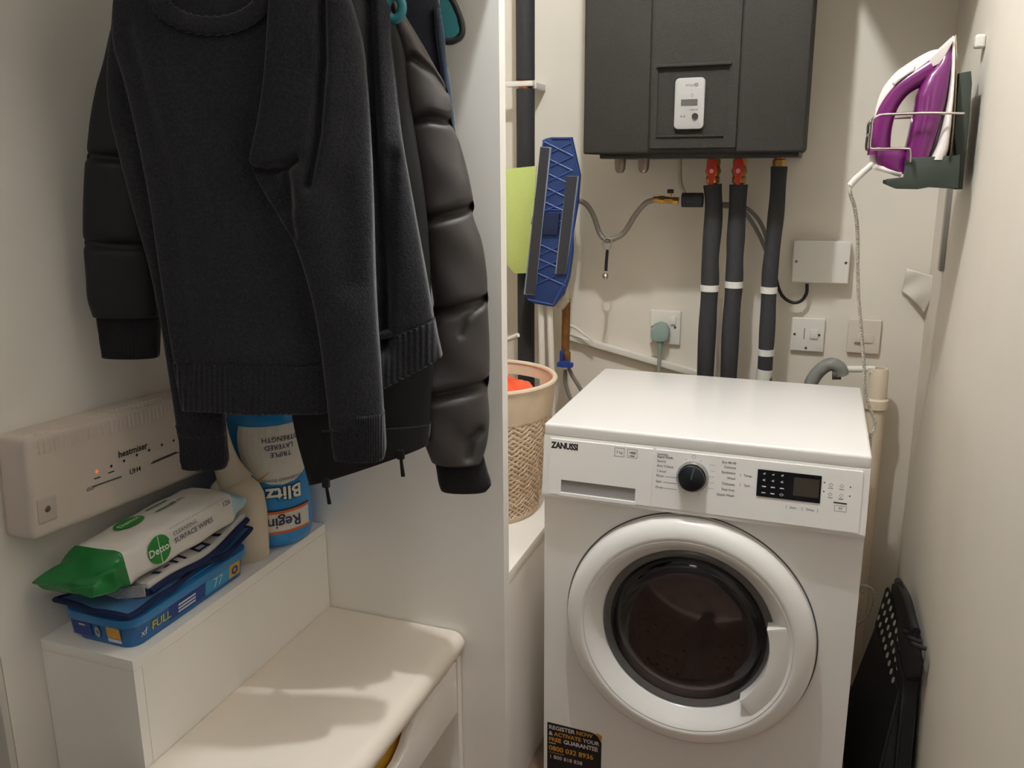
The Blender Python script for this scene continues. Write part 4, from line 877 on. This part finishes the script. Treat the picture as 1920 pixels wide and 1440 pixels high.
MB().lathe([(0.0, 0.014), (0.009, 0.013), (0.0105, 0.010), (0.0105, 0)], 20, Matrix.Translation(Vector(pth[-1])-Vector((0, 0, 0.001)))).build('cap', M('olive_cap', (112, 104, 76), 0.4, noise=0.03), sb_)
def bwrap(e_):
    def f(u, v):
        a = -PI/2+u/0.045; return mt @ Vector(((0.053+e_)*math.cos(a), (0.053+e_)*0.62*math.sin(a), v))
    return f
MB().rectpatch(-0.030, 0.022, 0.016, 0.100, bwrap(0.0007), 14).build('back_label', M('label_pale', (196, 204, 212), 0.5, noise=0.02), body)
b2 = bwrap(0.0014)
m = MB(); m.patch([(-0.014, 0.088), (0.010, 0.088), (0.000, 0.106)], b2); m.ringpatch(0.002, 0.074, 0.003, 0.0048, b2, 12)
for i in range(6): m.rectpatch(-0.014, 0.026+0.007*i, 0.012, 0.0275+0.007*i, b2, 4)
m.build('label_print', M('print_indigo', (50, 56, 88), 0.5, noise=0.03), body, smooth=0)
# --- kitchen roll pack, standing upside down
KX, KY, KR, KH = -0.478, -0.236, 0.073, 0.275
kr = thing('kitchen_roll', 'blue wrapped kitchen roll pack standing upside down', 'kitchen roll', (KX, KY, BZT))
mt = Matrix.Translation((KX, KY, BZT))
kb = MB().lathe([(0, 0.0005), (0.052, 0.001), (0.066, 0.006), (0.071, 0.018), (KR, 0.04), (KR, KH-0.03), (0.069, KH-0.010), (0.055, KH), (0.02, KH+0.004), (0, KH+0.003)], 64, mt).build('blue_wrap', M('roll_blue', (44, 138, 206), 0.25, noise=0.08, nscale=14), kr, smooth=60)
PH = math.atan2(CAM.y-KY, CAM.x-KX)+0.10
def cyl(e_): return lambda u, v: Vector((KX+(KR+e_)*math.cos(PH+u/KR), KY+(KR+e_)*math.sin(PH+u/KR), BZT+v))
m = MB()
NR = 60
for i in range(NR):
    a, c = -1+2*i/NR, -1+2*(i+1)/NR; ra, rc = math.sqrt(max(0, 1-a*a)), math.sqrt(max(0, 1-c*c)); zc_ = 0.212
    if zc_+0.082*c > KH-0.03: break
    K = 14
    for k in range(K):
        f0, f1 = -1+2*k/K, -1+2*(k+1)/K
        m.patch([(0.012+0.082*ra*f0, zc_+0.082*a), (0.012+0.082*ra*f1, zc_+0.082*a), (0.012+0.082*rc*f1, zc_+0.082*c), (0.012+0.082*rc*f0, zc_+0.082*c)], cyl(0.0008))
m.build('white_roundel', M('roll_white', (214, 210, 202), 0.35, noise=0.02), kb)
m = MB(); m.rectpatch(-0.075, 0.036, 0.066, 0.076, cyl(0.0012), 18); m.build('brand_band', MATS['roll_white'], kb)
m = MB()
for q in ((0.0335, 0.0385), (0.0735, 0.0785)): m.rectpatch(-0.075, q[0], 0.068, q[1], cyl(0.0016), 18)
m.build('orange_stripe', M('roll_orange', (214, 102, 52), 0.4, noise=0.03), kb)
m = MB(); m.rectpatch(-0.075, 0.0785, 0.069, 0.0815, cyl(0.0016), 18)
flip = lambda e_, x, z: (lambda u, v: cyl(e_)(x-u, z-v))
m.text('Regina', 0.031, flip(0.0024, 0.004, 0.056), 0.010, 'CENTER', 0.95)
m.text('TRIPLE', 0.0130, flip(0.0018, 0.012, 0.190), 0.008); m.text('LAYERED', 0.0130, flip(0.0018, 0.010, 0.2045), 0.008); m.text('STRENGTH', 0.0130, flip(0.0018, 0.012, 0.2195), 0.008)
m.text('HOUSEHOLD TOWEL', 0.0082, flip(0.0018, 0.014, 0.1405), 0.0); m.build('navy_lettering', M('roll_navy', (44, 48, 78), 0.5, noise=0.03), kb, smooth=0)
m = MB(); m.text('Blitz', 0.036, flip(0.0022, 0.014, 0.114), 0.075, 'CENTER', 1.05); m.build('lettering_outline', MATS['roll_navy'], kb, smooth=0)
m = MB(); m.text('Blitz', 0.036, flip(0.0030, 0.014, 0.114), 0.03, 'CENTER', 1.05); m.build('white_lettering', MATS['logo_white'], kb, smooth=0)
m = MB(); m.patch([(-0.052, 0.112), (-0.048, 0.110), (-0.026, 0.143), (-0.008, 0.160), (-0.030, 0.146)], cyl(0.0026)); m.build('gold_flash', M('roll_gold', (206, 160, 70), 0.4, noise=0.03), kb, smooth=0)
# --- pale plastic pack lying against the wall behind
pb = M('pale_blue_pack', (150, 176, 186), 0.25, noise=0.08, nscale=12)
m = MB()
def lay(u, v):
    a = 2*PI*u; q = lambda k: math.copysign(abs(k)**0.5, k); k = math.sin(PI*min(1, max(0, v)))**0.3
    return Vector((-0.581+0.015*k*q(math.cos(a)), -0.56+0.28*v, BZT+0.056+0.052*k*q(math.sin(a))))
m.grid(lay, 24, 16, True, True, True)
tag(m.build('film_pack', pb, smooth=60), 'pale blue plastic pack lying against wall behind the wipes', 'pack')

# ================================================================== CLOTHES
def cplane(y0, k=0.55): return Vector((-0.5, y0, 0)), Vector((k, -1, 0)).normalized()
def seg_d(p, a, c):
    ax, ay, bx, by = a[0], a[1], c[0], c[1]; dx, dy = bx-ax, by-ay
    t_ = max(0, min(1, ((p[0]-ax)*dx+(p[1]-ay)*dy)/(dx*dx+dy*dy+1e-9)))
    return math.hypot(p[0]-ax-t_*dx, p[1]-ay-t_*dy)
def grooves(gl):                                # [(polyline, width px, depth m)]
    def f(px, py):
        d = 0.0
        for pl, wd_, dp in gl:
            k = min(seg_d((px, py), pl[i], pl[i+1]) for i in range(len(pl)-1))
            d -= dp*math.exp(-(k/wd_)**2)
        return d
    return f
def garment(name, mat, parent, rows, y0, thick, bot=None, disp=None, nu=80, nv=60, ex=0.6, v0=0.0, v1=1.0, off=0.0, cap0=True, cap1=True, grow=1.0, thk=None, smooth=180, k=0.55):
    """closed soft tube of cloth: rows give its left and right edge down the garment, thick is its half depth"""
    P, N = cplane(y0, k); ya, yb = rows[0][0], rows[-1][0]
    def fn(u, v_):
        v = v0+(v1-v0)*v_; py = ya+(yb-ya)*v; xl, xr = interp(rows, py)[:2]
        th = 2*PI*u; c, s_ = math.cos(th), math.sin(th); q = math.copysign(abs(s_)**ex, s_)
        px = (xl+xr)/2+(xr-xl)/2*c*grow
        yy = py
        if bot: yy = py+bot((c+1)/2)*max(0, v)**2
        tk = thick*(thk(v) if thk else 1)*grow
        d = tk*q
        if disp: 
            k = disp(px, yy); d += k if s_ > 0 else -k*0.5
        return at_plane(px, yy, P, N)+N*(d+off)
    m = MB(); m.grid(fn, nu, nv, True, cap0, cap1)
    return m.build(name, mat, parent, smooth=smooth)
def ribs(xa, xb, n, amp): return lambda px, py: amp*math.sin((px-xa)/(xb-xa)*n*2*PI)
wool = M('charcoal_wool', (46, 46, 51), 0.95, noise=0.30, nscale=300, bump=0.6, bscale=300, sheen=0.25, spec=0.2)
puff = M('black_nylon_lit', (70, 66, 65), 0.55, noise=0.05, nscale=30, bump=0.08, bscale=45, spec=0.4)  # right sleeve nylon, lamp light mixed into a lighter base colour
lin_m = M('black_lining', (13, 13, 14), 0.7, noise=0.1, nscale=60)
navy_w = M('navy_fleece', (24, 28, 40), 0.9, noise=0.2, nscale=300, bump=0.4, bscale=400, sheen=0.3)
ribk = M('black_rib_knit', (20, 20, 24), 0.9, noise=0.2, nscale=300, bump=0.3, bscale=300, sheen=0.2)
teal = M('teal_plastic', (36, 112, 122), 0.4, noise=0.05)
# hat shelf, rail and hangers
t = thing('hat_shelf', 'white hat shelf over the hanging clothes', 'shelf', (-0.3, -0.42, 1.72))
MB().box((XL+0.001, -0.70, 1.735), (-0.008, -0.157, 1.753), 0.001).build('board', panel_m, t)
for y in (-0.66, -0.20): MB().box((XL+0.001, y, 1.719), (-0.20, y+0.018, 1.735)).box((XL+0.001, y, 1.60), (XL+0.014, y+0.018, 1.735)).build('bracket', white_pl, t)
RY0, RZ, RXX = -0.157, 1.690, -0.27
rl = thing('hanging_rail', 'steel clothes rail above the bench carrying the hangers', 'rail', (RXX, -0.45, RZ))
MB().tube([(RXX, RY0-0.0005, RZ), (RXX, -0.70, RZ)], 0.012, 16).build('tube', steel, rl)
MB().lathe([(0, 0.0), (0.028, 0.0), (0.028, 0.006), (0.0, 0.006)], 24, Matrix.Translation((RXX, RY0, RZ)) @ Matrix.Rotation(PI/2, 4, 'X')).build('flange', steel, rl)
MB().tube([(RXX, -0.69, RZ+0.01), (RXX, -0.69, 1.735)], 0.008, 12).build('drop_rod', steel, rl)
def hanger(label, y0, endl, endr, topx, dark, k=0.55):
    P, N = cplane(y0, k); A = lambda p: at_plane(p[0], p[1], P, N)
    h = thing('clothes_hanger', label, 'hanger', tuple(A((topx, -60))), 'teal clothes hangers')
    tp_ = A((topx, -75))
    hook = spline([tuple(tp_), tuple(tp_+Vector((0, 0, 0.008))), (tp_.x*0.5+RXX*0.5, tp_.y, tp_.z*0.5+RZ*0.5), (RXX+0.016, tp_.y, RZ), (RXX, tp_.y, RZ+0.016), (RXX-0.016, tp_.y, RZ+0.004)], 24)
    MB().tube(hook, 0.0025, 8).build('hook', steel, h)
    mb = MB(); mb.tube(spline([tuple(tp_), tuple(A(((topx+endr[0])/2, -45))), tuple(A((endr[0]-8, endr[1]-40)))], 16), 0.007, 10)
    mb.tube(spline([tuple(tp_), tuple(A(((topx+endl[0])/2, -45))), tuple(A((endl[0]+8, endl[1]-40)))], 16), 0.007, 10)
    mb.build('arms', teal, h)
    return h, A
# --- far dark garment (navy)
cg = thing('navy_jacket', 'navy jacket hanging deepest, mostly hidden behind the puffer', 'jacket', tuple(at_plane(780, 480, *cplane(-0.45))))
garment('body', navy_w, cg, [(-60, 640, 790), (0, 640, 822), (60, 640, 828), (120, 640, 834), (200, 650, 846), (260, 660, 853), (330, 670, 862), (420, 690, 868), (500, 700, 872)], -0.452, 0.020, disp=grooves([([(824, -40), (836, 120), (846, 300)], 5, 0.006)]), nu=48, nv=40)
garment('shoulder_panel', M('slate_blue_cloth', (48, 62, 78), 0.85, noise=0.2, nscale=250, bump=0.3, bscale=350, sheen=0.3), cg, [(20, 812, 824), (70, 816, 832), (115, 822, 836), (180, 830, 846), (240, 838, 852), (300, 846, 858)], -0.452, 0.010, off=0.016, nu=24, nv=24)
h, A = hanger('black edged teal hanger sticking out farthest right', -0.432, (640, 20), (845, 30), 740, True)
ring = [A(p) for p in ((828, -10), (843, -4), (856, 20), (865, 46), (864, 66), (850, 76), (833, 77))]
MB().tube(spline([tuple(p) for p in ring], 40), 0.0062, 10).build('black_tip', M('tip_black', (14, 18, 24), 0.5, noise=0.05), h)
pl = [A(p) for p in ((824, -10), (841, -2), (854, 24), (862, 60), (848, 74), (830, 74))]
m = MB(); nn = cplane(-0.432)[1]
fr_ = [m.bm.verts.new(p+nn*0.004) for p in pl]; bk_ = [m.bm.verts.new(p-nn*0.004) for p in pl]
m.face(fr_); m.face(bk_[::-1])
for i in range(6): m.face([fr_[i], fr_[(i+1) % 6], bk_[(i+1) % 6], bk_[i]])
m.build('tip_web', teal, h)
# --- puffer jacket
pj = thing('puffer_jacket', 'black quilted puffer jacket hanging behind the grey sweater', 'jacket', tuple(at_plane(690, 890, *cplane(-0.50))))
ZP0 = -0.494
bb = lambda s_: 20+55*(1-s_)-0*s_
garment('body', lin_m, pj, [(-60, 300, 640), (40, 250, 740), (200, 240, 770), (400, 330, 800), (600, 480, 810), (700, 540, 812), (760, 556, 808), (830, 578, 806)], ZP0, 0.026, k=0.42, bot=lambda s_: 68*(1-s_)-4*s_, nu=64, nv=60, thk=lambda v: min(1, 0.3+3*v))
garment('hem_band', ribk, pj, [(770, 560, 808), (805, 572, 806), (832, 580, 804)], ZP0, 0.027, k=0.42, bot=lambda s_: 68*(1-s_)-4*s_, nu=64, nv=14, v0=0.35, v1=1.03, grow=1.01)
sl = [(10, 728, 746), (45, 730, 768), (90, 736, 795), (130, 742, 818), (160, 748, 835), (205, 756, 848), (228, 760, 846), (270, 768, 862), (330, 778, 878), (385, 786, 888), (402, 790, 886), (450, 797, 902), (510, 804, 912), (556, 812, 914), (575, 814, 914), (640, 808, 917), (700, 798, 917), (722, 790, 914), (780, 788, 917), (830, 796, 912), (862, 808, 902)]
seam = [([(735, 120), (770, 112), (812, 140), (835, 172)], 7, 0.016), ([(755, 232), (800, 222), (848, 230)], 8, 0.022), ([(785, 412), (830, 402), (890, 386)], 9, 0.024), ([(805, 585), (860, 570), (918, 556)], 9, 0.022), ([(790, 742), (850, 728), (918, 712)], 9, 0.022), ([(905, 560), (870, 590), (862, 620)], 6, 0.006), ([(875, 845), (880, 815), (895, 800)], 8, 0.010)]
_wr = random.Random(3); wk = [(_wr.uniform(780, 900), _wr.uniform(120, 820)) for _ in range(26)]
gs = grooves(seam)
def sdisp(px, py):
    d = gs(px, py)
    return d+0.0012*math.sin(px*0.07+py*0.03)+0.0010*math.sin(px*0.04-py*0.06)
garment('sleeve', puff, pj, sl, -0.508, 0.038, disp=sdisp, nu=96, nv=200, ex=0.75)
garment('cuff', ribk, pj, [(848, 812, 905), (880, 818, 914), (905, 822, 921), (917, 826, 912)], -0.508, 0.024, disp=ribs(812, 920, 26, 0.0008), nu=120, nv=14)
sl2 = [(60, 210, 262), (120, 196, 266), (160, 184, 270), (220, 172, 274), (290, 164, 278), (300, 162, 280), (380, 158, 286), (450, 158, 292), (520, 163, 300), (560, 166, 302), (592, 176, 302)]
garment('sleeve', M('black_nylon_shaded', (20, 20, 23), 0.55, noise=0.05, nscale=30, bump=0.15, bscale=45), pj, sl2, -0.492, 0.030, disp=grooves([([(160, 292), (280, 300)], 8, 0.014), ([(155, 455), (295, 460)], 8, 0.012)]), nu=64, nv=90, ex=0.75)  # same nylon on the left sleeve, shade put into a darker colour
garment('cuff', ribk, pj, [(575, 180, 301), (620, 186, 300), (655, 191, 299), (668, 193, 298)], -0.492, 0.024, disp=ribs(180, 300, 26, 0.0008), nu=120, nv=14)
Pz, Nz = cplane(ZP0, 0.42)
def zipper(px, py, ang):
    p = at_plane(px, py, Pz, Nz)+Nz*0.028
    sx_ = math.sin(ang); q = p+Vector((0.012*sx_, 0.0, -0.034*math.cos(ang)))
    mz = MB().box((p.x-0.006, p.y-0.004, p.z-0.004), (p.x+0.006, p.y+0.004, p.z+0.012), 0.002)
    mz.tube([p, p*0.5+q*0.5, q], [0.0028, 0.0034, 0.0040], 8, flat=(1, 0.6)); mz.build('zip_pull', M('gunmetal', (46, 42, 42), 0.35, 0.6, noise=0.1), pj)
zipper(617, 898, 0.35); zipper(754, 846, 0.25)
hanger('teal hanger of the puffer jacket with rounded tip', -0.46, (250, 20), (735, 15), 480, False)
Pq, Nq = cplane(-0.53)
# --- sweater
sw = thing('wool_sweater', 'charcoal wool sweater with ribbed hem hanging in front', 'sweater', tuple(at_plane(480, 765, *cplane(-0.56))))
Y1 = -0.553; KS = 0.36
rows = [(-100, 360, 470), (-70, 300, 590), (-30, 222, 680), (0, 212, 728), (80, 214, 734), (150, 236, 742), (250, 262, 752), (350, 284, 768), (450, 300, 785), (550, 316, 802), (650, 334, 818), (700, 345, 828)]
hemc = lambda s_: 66-6*math.cos(s_*PI*0.9)*0-130*max(0, s_-0.55)**1.2*2.0
gb = grooves([([(250, 60), (330, 330), (365, 690)], 14, 0.004), ([(470, 240), (520, 420), (590, 620)], 22, 0.012), ([(735, 300), (720, 640)], 16, 0.012), ([(690, 0), (705, 300), (722, 640)], 12, 0.022), ([(608, 0), (612, 140), (600, 260)], 9, 0.012)])
def bdisp(px, py): return gb(px, py)+0.003*math.sin(px*0.022+py*0.004)+0.002*math.sin(px*0.05-py*0.012)
garment('body', wool, sw, rows, Y1, 0.032, k=KS, bot=hemc, disp=bdisp, nu=150, nv=110, ex=0.55, v1=0.905, thk=lambda v: min(1, 0.35+3.5*v))
rb_ = ribs(340, 824, 46, 0.0011)
garment('hem', wool, sw, rows, Y1, 0.033, k=KS, bot=hemc, disp=lambda px, py: bdisp(px, py)+rb_(px, py), nu=520, nv=16, ex=0.55, v0=0.905, v1=1.0, grow=1.006)
# collar
P1, N1 = cplane(Y1, KS)
ce = [at_plane(412+98*math.cos(a), -6+62*math.sin(a), P1, N1)+N1*(0.030+0.004) for a in [PI*(-0.06+1.12*i/40) for i in range(41)]]
m = MB(); m.tube(ce, [0.0135+0.0012*math.sin(i*3.1) for i in range(41)], 12, flat=(1, 0.6)); m.build('collar', wool, sw)
# left sleeve, behind the body
lsl = [(30, 214, 300), (120, 204, 300), (200, 206, 310), (300, 228, 330), (400, 254, 350), (500, 282, 372), (600, 302, 392), (700, 318, 408), (780, 330, 420), (815, 336, 424)]
garment('sleeve', wool, sw, lsl, Y1+0.030, 0.018, k=KS, disp=grooves([([(240, 150), (300, 420), (352, 760)], 10, 0.005)]), nu=72, nv=80)
garment('cuff', wool, sw, [(795, 331, 422), (830, 338, 425), (862, 340, 428), (876, 343, 424)], Y1+0.030, 0.018, k=KS, disp=ribs(331, 427, 22, 0.0012), nu=200, nv=14)
# right sleeve, in front: upper arm folds at the elbow
rsl = [(-40, 520, 640), (0, 508, 658), (80, 502, 680), (150, 496, 688), (230, 484, 694), (285, 472, 697), (305, 470, 698), (340, 484, 699), (400, 520, 701), (450, 552, 702), (520, 576, 704), (600, 594, 708), (680, 606, 714), (760, 616, 719), (800, 620, 721)]
gr = grooves([([(470, 318), (500, 322), (540, 316), (562, 300)], 9, 0.020), ([(512, 335), (535, 350), (540, 385)], 22, 0.016), ([(608, -40), (612, 120), (602, 250), (584, 345)], 9, 0.020), ([(545, 330), (548, 400), (556, 440)], 8, 0.008), ([(640, 350), (660, 520)], 30, 0.005)])
def rdisp(px, py): return gr(px, py)+0.0025*math.sin(px*0.04+py*0.01)
garment('sleeve', wool, sw, rsl, Y1-0.036, 0.026, k=KS, disp=rdisp, nu=150, nv=170, ex=0.6)
garment('cuff', wool, sw, [(772, 618, 720), (810, 622, 722), (840, 625, 723), (858, 629, 720)], Y1-0.036, 0.0255, k=KS, disp=ribs(618, 722, 24, 0.0012), nu=220, nv=14, grow=1.01)
h, A = hanger('teal hanger of the grey sweater with ring shaped tip', -0.553, (230, 10), (735, 8), 440, False, 0.36)
MB().tube([A((739+15*math.cos(a), 14+22*math.sin(a))) for a in [2*PI*i/24 for i in range(24)]], 0.0068, 10, closed=True).build('ring_tip', teal, h)
